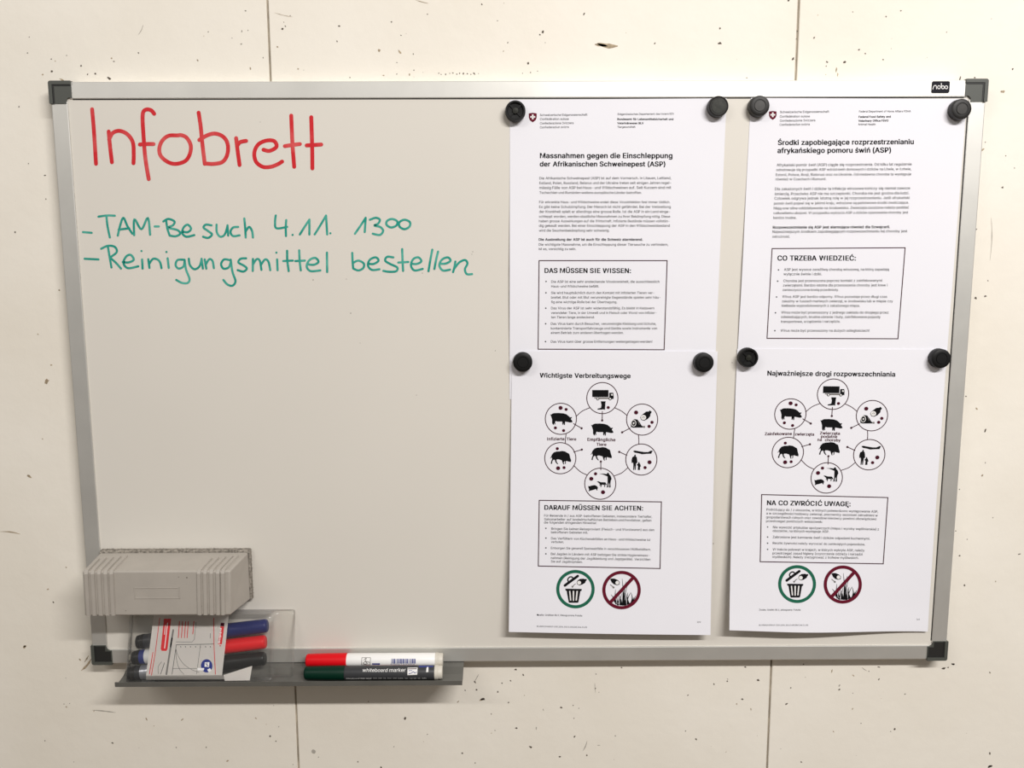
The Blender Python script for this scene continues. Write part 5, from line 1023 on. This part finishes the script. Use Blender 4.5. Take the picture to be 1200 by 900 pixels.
for y in (190, 237, 266, 295): pr.ellipse(q([(198, y)])[0], .8, .8, M_TONER, n=10)
pr.build('bullet_text', box)
s1 = lambda p: (np.atleast_2d(p) - np.array([674.3, 690.3])) * .985 + np.array([934.0, 684.4])
s2 = lambda p: (np.atleast_2d(p) - np.array([728.3, 691.3])) * .99 + np.array([987.5, 684.8])
signs(fnD, D, s1, s2)
pr = Print(fnD)
text_block(pr, q, [('Źródło: Grafiki: BLV, piktogramy: Fotolia', 158, 582, 352, 582)], 1.9)
text_block(pr, q, [('BLV00019/00019 COO.2101.102.5.405388 246.11.02', 158, 653, 388, 653)], 1.6)
pr.build('footer_text', D)
pr = Print(fnD); text_block(pr, q, [('2/2', 896, 626, 911, 626)], 1.6); pr.build('page_number', D)

# ================================================================== MAGNETS
MAG_R, MAG_H = 0.0098, 0.0088
def magnet_proto(kind):
    """a round button magnet facing -y, its base at the origin"""
    root = bpy.data.objects.new('round_magnet', None); root.empty_display_size = 0.01; link(root)
    def part(name, prof, m, parent):
        v, f = lathe(prof, 48)
        w = np.stack([v[:, 1], -v[:, 0], v[:, 2]], 1)
        return obj(name, w, f, m, parent, smooth=False)
    R, H = MAG_R, MAG_H
    if kind in ('button', 'black'):
        prof = [(0, R * .97), (0.0006, R), (H - 0.0016, R * .985), (H - 0.0006, R * .95), (H, R * .86), (H, R * .60), (H - 0.0005, R * .585), (H - 0.0005, R * .53), (H, R * .515), (H, 0.0001)]
        b = part('body', prof, M_MAGNET if kind == 'button' else M_MAGBLK, root)
        part('inset_disc', [(H - 0.0003, R * .50), (H + 0.0002, R * .49), (H + 0.00025, 0.0001)], M_MAGINS if kind == 'button' else M_MAGBLK, root)
    elif kind == 'cup':
        prof = [(0, R * .97), (0.0006, R), (H - 0.0012, R * .99), (H, R * .93), (H, R * .80), (H - 0.0022, R * .74), (H - 0.0026, 0.0001)]
        b = part('body', prof, M_MAGBLK, root)
        part('boss', [(H - 0.0030, R * .34), (H - 0.0006, R * .28), (H - 0.0004, 0.0001)], M_MAGDIRT, root)
        bm = bmesh.new()
        for k in range(4):
            a = math.pi / 4 + k * math.pi / 2
            c, s_ = math.cos(a), math.sin(a); w_ = R * .07
            pts = []
            for (r_, t_) in ((R * .25, -w_), (R * .78, -w_), (R * .78, w_), (R * .25, w_)): pts.append((r_ * c - t_ * s_, r_ * s_ + t_ * c))
            bm_prism(bm, pts, -(H - 0.0028), -(H - 0.0012))
        obj_bm('hub_cross', bm, M_MAGBLK, root)
    else:
        prof = [(0, R * .97), (0.0006, R), (H - 0.0016, R * .99), (H - 0.0004, R * .95), (H, R * .88), (H - 0.0006, R * .80), (H - 0.0006, 0.0001)]
        b = part('body', prof, M_MAGNET, root)
        part('worn_face', [(H - 0.0007, R * .74), (H - 0.0001, R * .70), (H, 0.0001)], M_MAGDIRT, root)
    for ch in root.children:
        for p in ch.data.polygons: p.use_smooth = True
        try: ch.data.set_sharp_from_angle(angle=math.radians(35))
        except Exception: pass
    return root
MAGS = [((604, 129.5), 'cup', 'black round magnet on the left top corner of the German Massnahmen sheet', fnA),
        ((842.3, 124.2), 'worn', 'scuffed black round magnet on the right top corner of the German Massnahmen sheet', fnA),
        ((890.5, 123.8), 'button', 'black round magnet on the left top corner of the Polish Środki sheet', fnC),
        ((1127.4, 127.6), 'button', 'black round magnet beside the frame corner under the brand plate', fnC),
        ((612.6, 424.8), 'black', 'black round magnet on the left top corner of the Wichtigste Verbreitungswege sheet', fnB),
        ((825.5, 425.3), 'black', 'black round magnet on the right top corner of the Wichtigste Verbreitungswege sheet', fnB),
        ((877.7, 419.5), 'cup', 'black round magnet on the left top corner of the Najważniejsze drogi sheet', fnD),
        ((1103.5, 420.5), 'black', 'black round magnet on the right top corner of the Najważniejsze drogi sheet', fnD)]
protos = {}
for (px, kind, lab, fn) in MAGS:
    if kind not in protos:
        r = protos[kind] = magnet_proto(kind)
    else:
        r = protos[kind].copy(); COL.objects.link(r)
        for ch in protos[kind].children:
            c = ch.copy(); COL.objects.link(c); c.parent = r
    yb = SURF - 0.0006
    for _ in range(3):
        face = P(px, yb - MAG_H)
        yb = float(min(fn(np.array([face[0]]), np.array([face[2]]))[0] - 0.0002, SURF - 0.0004))
    face = P(px, yb - MAG_H)
    r.location = (face[0], yb, face[2])
    tag(r, lab, 'magnet', 'magnets holding the sheets')

# ================================================================== PEN TRAY
DEP = 0.036
TB = P((545, 776), FRONT)[2]                   # back edge height
yf = FRONT - DEP
TF = P((541, 798), yf)[2]
xL, xR = P((134.5, 802), yf)[0], P((541.5, 802), yf)[0]
prof = [(-0.0005, TB - 0.0014), (FRONT, TB + 0.0002), (FRONT - 0.008, TB - 0.0010), (FRONT - 0.016, TB - 0.0052), (FRONT - 0.024, TF - 0.0034), (yf + 0.0022, TF - 0.0040), (yf + 0.0014, TF),
        (yf, TF), (yf, TF - 0.0046), (yf + 0.002, TF - 0.0056), (FRONT - 0.020, TF - 0.0054), (FRONT - 0.012, TB - 0.0056), (FRONT, TB - 0.0022), (-0.0005, TB - 0.0030)]
bt = bmesh.new(); bm_extrude_x(bt, prof, xL, xR)
tray = obj_bm('pen_tray', bt, M_TRAY, origin=((xL + xR) / 2, yf / 2, TB))
tag(tray, 'dark grey pen tray clipped under the bottom edge of the whiteboard', 'tray')
print('TRAY', TB - ZB, TF - ZB, xL, xR)
def tray_z(y):
    pts = sorted([(p[0], p[1]) for p in prof[:7]])
    return float(np.interp(y, [p[0] for p in pts], [p[1] for p in pts]))

# ================================================================== MARKERS
def marker(label, cap_m, bar_m, r, group, place, Lc=0.039, Lb=0.085, plug=M_PLUG):
    """felt marker, cap towards -x from the joint at the origin; place maps local -> world"""
    root = thing('whiteboard_marker', place(np.array([[0, 0, -r]]))[0], label, 'marker', group)
    def part(name, pf, m, parent=root, n=40):
        v, f = lathe(pf, n); o = obj(name, place(v), f, m, parent, smooth=True)
        o.data.set_sharp_from_angle(angle=math.radians(40)); return o
    part('barrel', [(0.0, r * .90), (0.0008, r * .965), (Lb - 0.001, r * .965), (Lb, r * .93)], bar_m)
    part('cap', [(-Lc, r * .74), (-Lc + 0.0006, r * .84), (-Lc + 0.002, r * .91), (-Lc * .5, r * .97), (-0.0008, r), (0, r * .98)], cap_m)
    part('end_plug', [(Lb - 0.004, r * .90), (Lb - 0.0035, r), (Lb - 0.0005, r), (Lb, r * .93), (Lb + 0.003, r * .93), (Lb + 0.0042, r * .86), (Lb + 0.0045, r * .5)], plug)
    return root
def straight(o): return lambda v: np.asarray(v) + np.array(o)
RM_ = 0.0074
gy = yf + 0.0034 + RM_; gz = tray_z(gy) + RM_ + 0.0002
ry = gy + 2 * RM_ * 0.87; rz = gz + 2 * RM_ * 0.50
gx = P((402.5, 789), gy - RM_)[0]; rx = P((405, 773), ry - RM_)[0]
def lens(pl, pr_, y): return abs(P((pr_, 785), y)[0] - P((pl, 785), y)[0])
LcG, LbG = lens(355.5, 402.5, gy), lens(402.5, 512, gy)
LcR, LbR = lens(357.5, 405, ry), lens(405, 512.5, ry)
mg = marker('green-capped whiteboard marker with charcoal barrel, front one on the tray', M_CAPGRN, M_BARG, RM_, 'markers on the pen tray', straight((gx, gy, gz)), LcG, LbG)
mr_ = marker('red-capped whiteboard marker with white barrel, lying behind the green one', M_CAPRED, M_BARW, RM_, 'markers on the pen tray', straight((rx, ry, rz)), LcR, LbR)
def on_cyl(cy, cz, r):
    def g(px, lift):
        d = rays(px); R_ = r + lift
        oy, oz = CAM[1] - cy, CAM[2] - cz
        a = d[:, 1] ** 2 + d[:, 2] ** 2; b = oy * d[:, 1] + oz * d[:, 2]; c = oy * oy + oz * oz - R_ ** 2
        disc = np.maximum(b * b - a * c, 0)
        t = (-b - np.sqrt(disc)) / a
        return CAM + d * t[:, None]
    return g
bar = lambda root: [c for c in root.children if c.name.startswith('barrel')][0]
c9 = crop(420, 755, 9.23); c12 = crop(345, 755, 12)
# print on the charcoal barrel
pr = Print(None)
pr.text('whiteboard', *c9([(42, 298), (312, 299)]), 4.3, M_WHITEP, layer=1, italic=.18)
pr.text('marker', *c9([(332, 299), (508, 297)]), 4.3, M_WHITEP, layer=1, italic=.18)
pr.poly(c9([(532, 254), (640, 252), (636, 330), (530, 334)]), M_WHITEP)
pr.line(c9([(545, 285), (580, 284)]), .7, M_BLUEP, 2); pr.line(c9(smooth_line([(545, 318), (570, 312), (595, 296), (610, 310), (628, 300)])), .7, M_BLUEP, 2)
pr.poly(c9([(535, 262), (632, 260), (632, 268), (535, 270)]), M_LINE, 2)
pr.poly(c9([(650, 232), (812, 230), (806, 246), (660, 250)]), M_BLUEP)
pr.poly(c9([(742, 246), (758, 246), (756, 300), (733, 302), (735, 265)]), M_WHITEP, 2)
for (t, a, b) in (('allows easy wiping off', 0, 140), ('refill with ink from refill bottle, use cap-off ink', 160, 670), ('EN', 690, 732)):
    pr.text(t, *c9([(a, 372), (b, 372)]), 1.0, M_WHITEP, layer=1)
pr.text('Whiteboard dry wipe', *c12([(725, 490), (1085, 488)]), 1.3, M_WHITEP, layer=1)
pr.build('barrel_print', bar(mg), rigid=on_cyl(gy, gz, RM_ * .965))
# print on the white barrel
pr = Print(None)
pr.frame(c9([(36, 218), (124, 218), (128, 148), (40, 148)]), -.6, M_GREYP)
pr.line(c9(smooth_line([(60, 170), (85, 150), (72, 185), (50, 205), (75, 215), (95, 205), (75, 185), (120, 195)])), .7, M_GREYP)
pr.poly(c9([(148, 206), (233, 206), (233, 221), (148, 221)]), M_BLUEP)
random.seed(3); x = 357
while x < 615:
    w = random.choice([5, 7, 11, 14]); pr.poly(c9([(x, 157), (x + w, 157), (x + w, 208), (x, 208)]), M_BLUEP); x += w + random.choice([4, 5, 7])
pr.text('4004764001', *c9([(345, 220), (610, 220)]), 1.0, M_BLUEP)
pr.poly(c9([(70, 227), (640, 224), (640, 233), (70, 236)]), M_REDP)
pr.build('barrel_print', bar(mr_), rigid=on_cyl(ry, rz, RM_ * .965))

# ================================================================== BOARD ERASER
ce = crop(80, 630, 4.4444)
yE, yFelt = SURF - 0.0475, SURF - 0.0062
yEb = yE + 0.0010                                      # the front leans in a little towards its foot
fr_ = on_plane(ce([(76, 172), (851, 178), (838, 409), (80, 403)]), np.array([yE, yE, yEb, yEb]))      # front tl, tr, br, bl
bk_t = on_plane(ce([(165, 72), (938, 82)]), yFelt)
bk_b = on_plane(ce([(940, 322)]), yFelt)
ezt = (bk_t[0, 2] + bk_t[1, 2]) / 2; ezb = bk_b[0, 2]; ex0, ex1 = bk_t[0, 0], bk_t[1, 0]
fzt, fzb = fr_[:2, 2].mean(), fr_[2:, 2].mean(); fx0, fx1 = fr_[[0, 3], 0].mean(), fr_[[1, 2], 0].mean()
print('ERASER back', ex0, ex1, ezb - ZB, ezt - ZB, 'front', fx0, fx1, fzb - ZB, fzt - ZB)
er = thing('board_eraser', ((ex0 + ex1) / 2, SURF, (ezt + ezb) / 2), 'light grey ribbed board eraser stuck to the lower left of the whiteboard', 'eraser')
for a_, b_ in ((0, 3), (1, 2)): fr_[a_][0], fr_[b_][0] = 0.7 * fr_[a_][0] + 0.3 * fr_[b_][0], 0.3 * fr_[a_][0] + 0.7 * fr_[b_][0]
be = bmesh.new()
vs = [be.verts.new(c) for c in ((fr_[3][0], yEb, fzb), (fr_[2][0], yEb, fzb), (ex1, yFelt, ezb), (ex0, yFelt, ezb), (fr_[0][0], yE, fzt), (fr_[1][0], yE, fzt), (ex1, yFelt, ezt), (ex0, yFelt, ezt))]
bm_hex(be, vs, bevel=0.0016, seg=3)
def rib(u, depth, w=0.0034, h=0.0016):
    """a raised rib up the front face and back over the top, at fraction u of the width"""
    xa = fr_[0][0] + (fr_[1][0] - fr_[0][0]) * u; xb = fr_[3][0] + (fr_[2][0] - fr_[3][0]) * u; xt = ex0 + (ex1 - ex0) * u
    top = lambda t: (xa + (xt - xa) * t, yE + (yFelt - yE) * t, fzt + (ezt - fzt) * t)
    path = [((xb, yEb, fzb + 0.0008), (0, -1, 0)), ((xa, yE, fzt - 0.0022), (0, -1, 0)), (top(0.035), (0, -.70, .70)), (top(0.10), (0, 0.0, 1.0)), (top(depth), (0, 0.0, 1.0)), (top(depth + 0.02), (0, 0, 0.0))]
    ring = []
    for (c, n_) in path:
        c = np.array(c); n_ = np.array(n_, float)
        inn, out = c - n_ * 0.0008, c + n_ * h
        if n_[2] == 0 and n_[1] == 0: inn = c - np.array([0, 0, .0012]); out = c - np.array([0, 0, .0002])
        ring.append([be.verts.new(inn + np.array([-w / 2 - .0004, 0, 0])), be.verts.new(out + np.array([-w / 2, 0, 0])), be.verts.new(out + np.array([w / 2, 0, 0])), be.verts.new(inn + np.array([w / 2 + .0004, 0, 0]))])
    for a, b in zip(ring[:-1], ring[1:]):
        for i in range(3): be.faces.new((a[i], a[i + 1], b[i + 1], b[i]))
    be.faces.new(ring[0]); be.faces.new(ring[-1][::-1])
for u, dp_ in ((0.030, .62), (0.072, .66), (0.116, .70), (0.160, .74), (0.200, .78)): rib(u, dp_)
for u, dp_ in ((0.790, .62), (0.832, .66), (0.874, .70), (0.918, .74), (0.952, .76)): rib(u, dp_)
# faint moulded label field on the front
lf = on_plane(ce([(345, 262), (578, 264), (578, 318), (345, 316)]), yE)
X0, X1, Z1, Z0 = lf[:, 0].min(), lf[:, 0].max(), lf[:, 2].max(), lf[:, 2].min(); w_ = 0.0006
for (a, b, c, d_) in ((X0, X1, Z1 - w_, Z1), (X0, X1, Z0, Z0 + w_), (X0, X0 + w_, Z0, Z1), (X1 - w_, X1, Z0, Z1)):
    ya = yEb + (yE - yEb) * ((c + d_) / 2 - fzb) / (fzt - fzb)
    bm_box(be, (a, ya - 0.0005, c), (b, ya + 0.0012, d_))
ebody = obj_bm('body', be, M_ERASER, er)
pr = Print(lambda x, z: yEb + (yE - yEb) * (np.asarray(z) - fzb) / (fzt - fzb))
for (x, y, r) in [(618, 208, .8), (690, 366, 1.1), (684, 372, .8), (694, 358, .7), (575, 205, .5), (480, 316, .5), (140, 330, .6), (300, 380, .5)]:
    pr.ellipse(ce([(x, y)])[0], r, r * .8, M_CHIP, n=8)
pr.build('dirt_specks', ebody, lift=.0003)['kind'] = 'stuff'
bf = bmesh.new(); m_ = 0.0004
bm_box(bf, (ex0 - m_, yFelt - 0.0002, ezb - m_), (ex1 + .0016, SURF - 0.0001, ezt + 0.0024), bevel=0.001)
# tufts standing out of the pad's edge
random.seed(11)
for k in range(420):
    if random.random() < .7:
        x = random.uniform(ex0, ex1); z = ezt + 0.0022; n_ = (random.uniform(-.5, .5), random.uniform(-1, 0.2), 1)
    else:
        x = ex1 + .0014; z = random.uniform(ezb, ezt); n_ = (1, random.uniform(-1, .2), random.uniform(-.5, .5))
    y = random.uniform(yFelt + .0005, SURF - .0006)
    n_ = Vector(n_).normalized() * random.uniform(.0006, .0018); t_ = Vector((random.uniform(-1, 1), random.uniform(-1, 1), random.uniform(-1, 1))).normalized() * .0004
    p = Vector((x, y, z)); bf.faces.new([bf.verts.new(p + t_), bf.verts.new(p - t_), bf.verts.new(p + n_ * .9)])
obj_bm('felt_pad', bf, M_FELT, er)

# ================================================================== PACK OF MARKERS
yPf = yf + 0.0036                                     # front of the pack at its foot, just inside the tray's lip
zP0 = tray_z(yPf + 0.006) + 0.0003
zP1 = P((330, 718), -0.026)[2]
tilt = 0.0195 / (zP1 - zP0)
tilt_y = lambda z: yPf + (np.asarray(z) - zP0) * tilt
def plane_at(d): return lambda x, z: tilt_y(z) + d          # d behind the front face
pack = thing('marker_pack', (P((240, 790), yPf)[0], yPf + .008, zP0), 'clear plastic marker pack with white card, leaning on the tray under the eraser', 'marker pack')
a0, a1 = P((144, 797), yPf)[0], P((155, 722), yPf + .0195)[0]
xF = P((316, 760), yPf + .006)[0]; xG = P((341.5, 760), yPf + .012)[0]
xA = (a0 + a1) / 2 - 0.001
# shell: plan outline extruded up along the lean, with closed foot, top flange and softened corners
plan = [(xA, .0165), (xA, .0022), (xA + .0007, .0007), (xA + .0022, 0), (xF - .003, 0), (xF - .0012, .0006), (xF, .002), (xF + .0012, .0085), (xF + .0024, .0100), (xF + .0042, .0105), (xG - .002, .0105), (xG - .0006, .0110), (xG, .0125), (xG, .0165)]
rows = [(0.0, .0022), (0.0012, .0006), (.003, 0), (1, 0)]
sh = bmesh.new()
lev = [zP0 + 0.0002, zP0 + .0008, zP0 + .003] + list(np.linspace(zP0 + .008, zP1 - .004, 8)) + [zP1 - .001, zP1]
ins = [.0020, .0007, 0] + [0] * 8 + [.0006, .0018]
grid = []
for z, i_ in zip(lev, ins):
    cx = (xA + xG) / 2
    grid.append([sh.verts.new((x + (i_ if x < cx else -i_), min(float(tilt_y(z)) + min(d + i_, .0165), SURF - .0004), z)) for x, d in plan])
for A_, B_ in zip(grid[:-1], grid[1:]):
    for i in range(len(plan)):
        j = (i + 1) % len(plan)
        f_ = sh.faces.new((A_[i], A_[j], B_[j], B_[i])); f_.smooth = (j != 0 and i != len(plan) - 1)
sh.faces.new(grid[0]); sh.faces.new(grid[-1][::-1])
obj_bm('plastic_shell', sh, M_CLEAR, pack)
# card sleeve round the pack
cd = crop(80, 630, 4.4444)
fo = on_surface(cd([(448, 385), (838, 385), (801, 716), (405, 718)]), plane_at(-0.0008), yPf)
low = on_surface(cd([(812, 744), (398, 735)]), plane_at(0.0030), yPf)
zlow = max(zP0 + .0006, low[:, 2].mean())
bc = bmesh.new()
cf = [bc.verts.new(p) for p in fo]
lw = [bc.verts.new((fo[2][0] + .002, float(tilt_y(zlow)) + .0030, zlow)), bc.verts.new((fo[3][0] - .001, float(tilt_y(zlow)) + .0030, zlow))]
bc.faces.new((cf[0], cf[1], cf[2], cf[3])); bc.faces.new((cf[3], cf[2], lw[0], lw[1]))
ext = bmesh.ops.solidify(bc, geom=bc.faces[:], thickness=0.0004)
sleeve = obj_bm('card_sleeve', bc, M_CARD, pack)
fl_ = on_surface(cd([(808, 716), (958, 668), (945, 744), (815, 746)]), plane_at(-0.0006), yPf)
fl_[:, 1] += np.array([0.0, 0.0, 0.0, 0.0])
fl_[2:, 2] = np.maximum(fl_[2:, 2], zP0 + .0005)
bc = bmesh.new(); bc.faces.new([bc.verts.new(p) for p in fl_]); bmesh.ops.solidify(bc, geom=bc.faces[:], thickness=0.0003)
tag(obj_bm('card_flap', bc, M_CARD, pack), 'plain off-white card flap')
pr = Print(plane_at(-0.0008)); c9a = crop(135, 710, 9); c9b = crop(200, 710, 9)
pr.poly(c9a([(515, 135), (590, 135), (552, 455), (540, 474), (492, 474), (480, 455)]), M_REDP)
pr.line(c9a([(553, 180), (522, 445)]), .9, M_WHITEP, 1); pr.line(c9a([(530, 200), (520, 300)]), .7, M_WHITEP, 1)
pr.line(c9a([(470, 130), (425, 480), (383, 730)]), .8, M_REDP); pr.line(c9a([(398, 490), (362, 715)]), .9, M_REDP)
pr.line(c9b([(455, 130), (457, 400), (472, 720)]), .8, M_REDP)
pr.line(c9a([(612, 255), (565, 560), (540, 720)]), 2.0, M_GREYP); pr.line(c9a([(600, 340), (585, 430)]), 1.6, M_TONER, 1)
for x in (85, 118, 150, 178, 238): pr.line(c9b([(x + 8, 165), (x - 4, 335 if x < 200 else 295)]), .9, M_REDP)
pr.line(c9b([(60, 380), (225, 382), (250, 350), (268, 170)]), .5, M_GREYP)
pr.line(c9b([(60, 410), (455, 402)]), .55, M_TONER); pr.line(c9b([(60, 410), (15, 720)]), .55, M_TONER)
pr.line(c9b(smooth_line([(55, 450), (80, 530), (140, 615), (220, 670), (300, 700)])), .5, M_GREYP)
pr.line(c9b(smooth_line([(55, 450), (62, 560), (90, 660), (140, 720)])), .5, M_GREYP)
pr.line(c9b([(20, 660), (290, 660)]), .5, M_GREYP); pr.line(c9b([(315, 410), (275, 715)]), .5, M_GREYP)
for x in (105, 155, 208, 262, 312, 368, 418): pr.line(c9b([(x, 428), (x + 3, 434)]), .8, M_TONER)
pr.line(c9b([(420, 290), (418, 340)]), .5, M_GREYP)
pr.line(c9a(smooth_line([(490, 590), (455, 640), (455, 715)])), .5, M_GREYP); pr.line(c9a(smooth_line([(520, 600), (500, 660), (480, 720)])), .6, M_TONER)
pr.ellipse(c9b([(380, 632)])[0], 61 / 9, 70 / 9, M_BLUEP); pr.poly(c9b([(360, 595), (410, 592), (405, 645), (358, 640)]), M_WHITEP, 1)
pr.line(c9b([(367, 605), (400, 635)]), .6, M_BLUEP, 2); pr.line(c9b([(385, 598), (385, 642)]), .5, M_BLUEP, 2)
pr.poly(c9b([(282, 652), (355, 655), (350, 680), (280, 678)]), M_WHITEP, 1); pr.poly(c9b([(385, 672), (415, 655), (432, 680), (405, 702)]), M_WHITEP, 1)
# maker's red name tag, reading downwards
pr.poly(c9b([(530, 178), (568, 180), (565, 215), (526, 212)]), M_MAROON)
pr.poly(c9b([(526, 215), (565, 217), (540, 405), (498, 402)]), M_REDP)
pr.text('edding', *c9b([(523, 230), (505, 392)]), 2.2, M_WHITEP, True, 1)
pr.ellipse(c9b([(523, 420)])[0], .8, .8, M_REDP)
pr.build('card_print', sleeve)
# three markers inside the pack, lying one above the other
rP = 0.0075
def inpack(px_l, px_r, depth):
    l = on_surface([px_l], plane_at(depth), yPf)[0]; r_ = on_surface([px_r], plane_at(depth), yPf)[0]
    ax = (r_ - l); L = np.linalg.norm(ax); ax /= L
    nrm = np.array([0, -1, tilt]); nrm /= np.linalg.norm(nrm); nrm -= ax * nrm.dot(ax); nrm /= np.linalg.norm(nrm)
    up = np.cross(nrm, ax); up = up if up[2] > 0 else -up
    return l, r_, ax, -nrm, up, L
specs = [((161, 752.5), (313.5, 733), 'blue-capped marker at the top inside the clear pack', M_CAPBLU, M_BARB, M_CAPBLK, .0092),
         ((156, 771), (311.5, 752), 'red-capped marker in the middle inside the clear pack', M_CAPRED, M_BLUEP, M_CAPBLK, .0092),
         ((151, 789.5), (311, 771.5), 'black-capped marker at the bottom inside the clear pack', M_CAPBLK, M_BARB, M_CAPBLK, .0092)]
for (pl, pr_, lab, cm, bm_, pm, dpt) in specs:
    l, r_, ax, bk, up, L = inpack(pl, pr_, dpt)
    Lc = 0.046; joint = r_ - ax * Lc
    def place(v, joint=joint, ax=ax, bk=bk, up=up):
        v = np.asarray(v); return joint - v[:, 0:1] * ax + v[:, 1:2] * bk + v[:, 2:3] * up
    m_root = marker(lab, cm, bm_, rP, 'markers inside the pack', place, Lc, L - Lc - 0.0045, plug=M_CAPBLK)
    # foil-like label band and bright end button
    Lb = L - Lc - 0.0045
    v, f = lathe([(Lb - 0.022, rP * .972), (Lb - 0.009, rP * .972)], 40)
    keep = f[:-2]
    nm = obj('label_band', place(v), keep, M_SILVER if 'bottom' in lab else (M_WHITEP if 'middle' in lab else M_BARG), bar(m_root), smooth=True)
    v, f = lathe([(Lb + 0.0040, rP * .55), (Lb + 0.0052, rP * .45), (Lb + 0.0056, 0.0003)], 24)
    obj('end_button', place(v), f, M_PLUG, m_root, smooth=True)
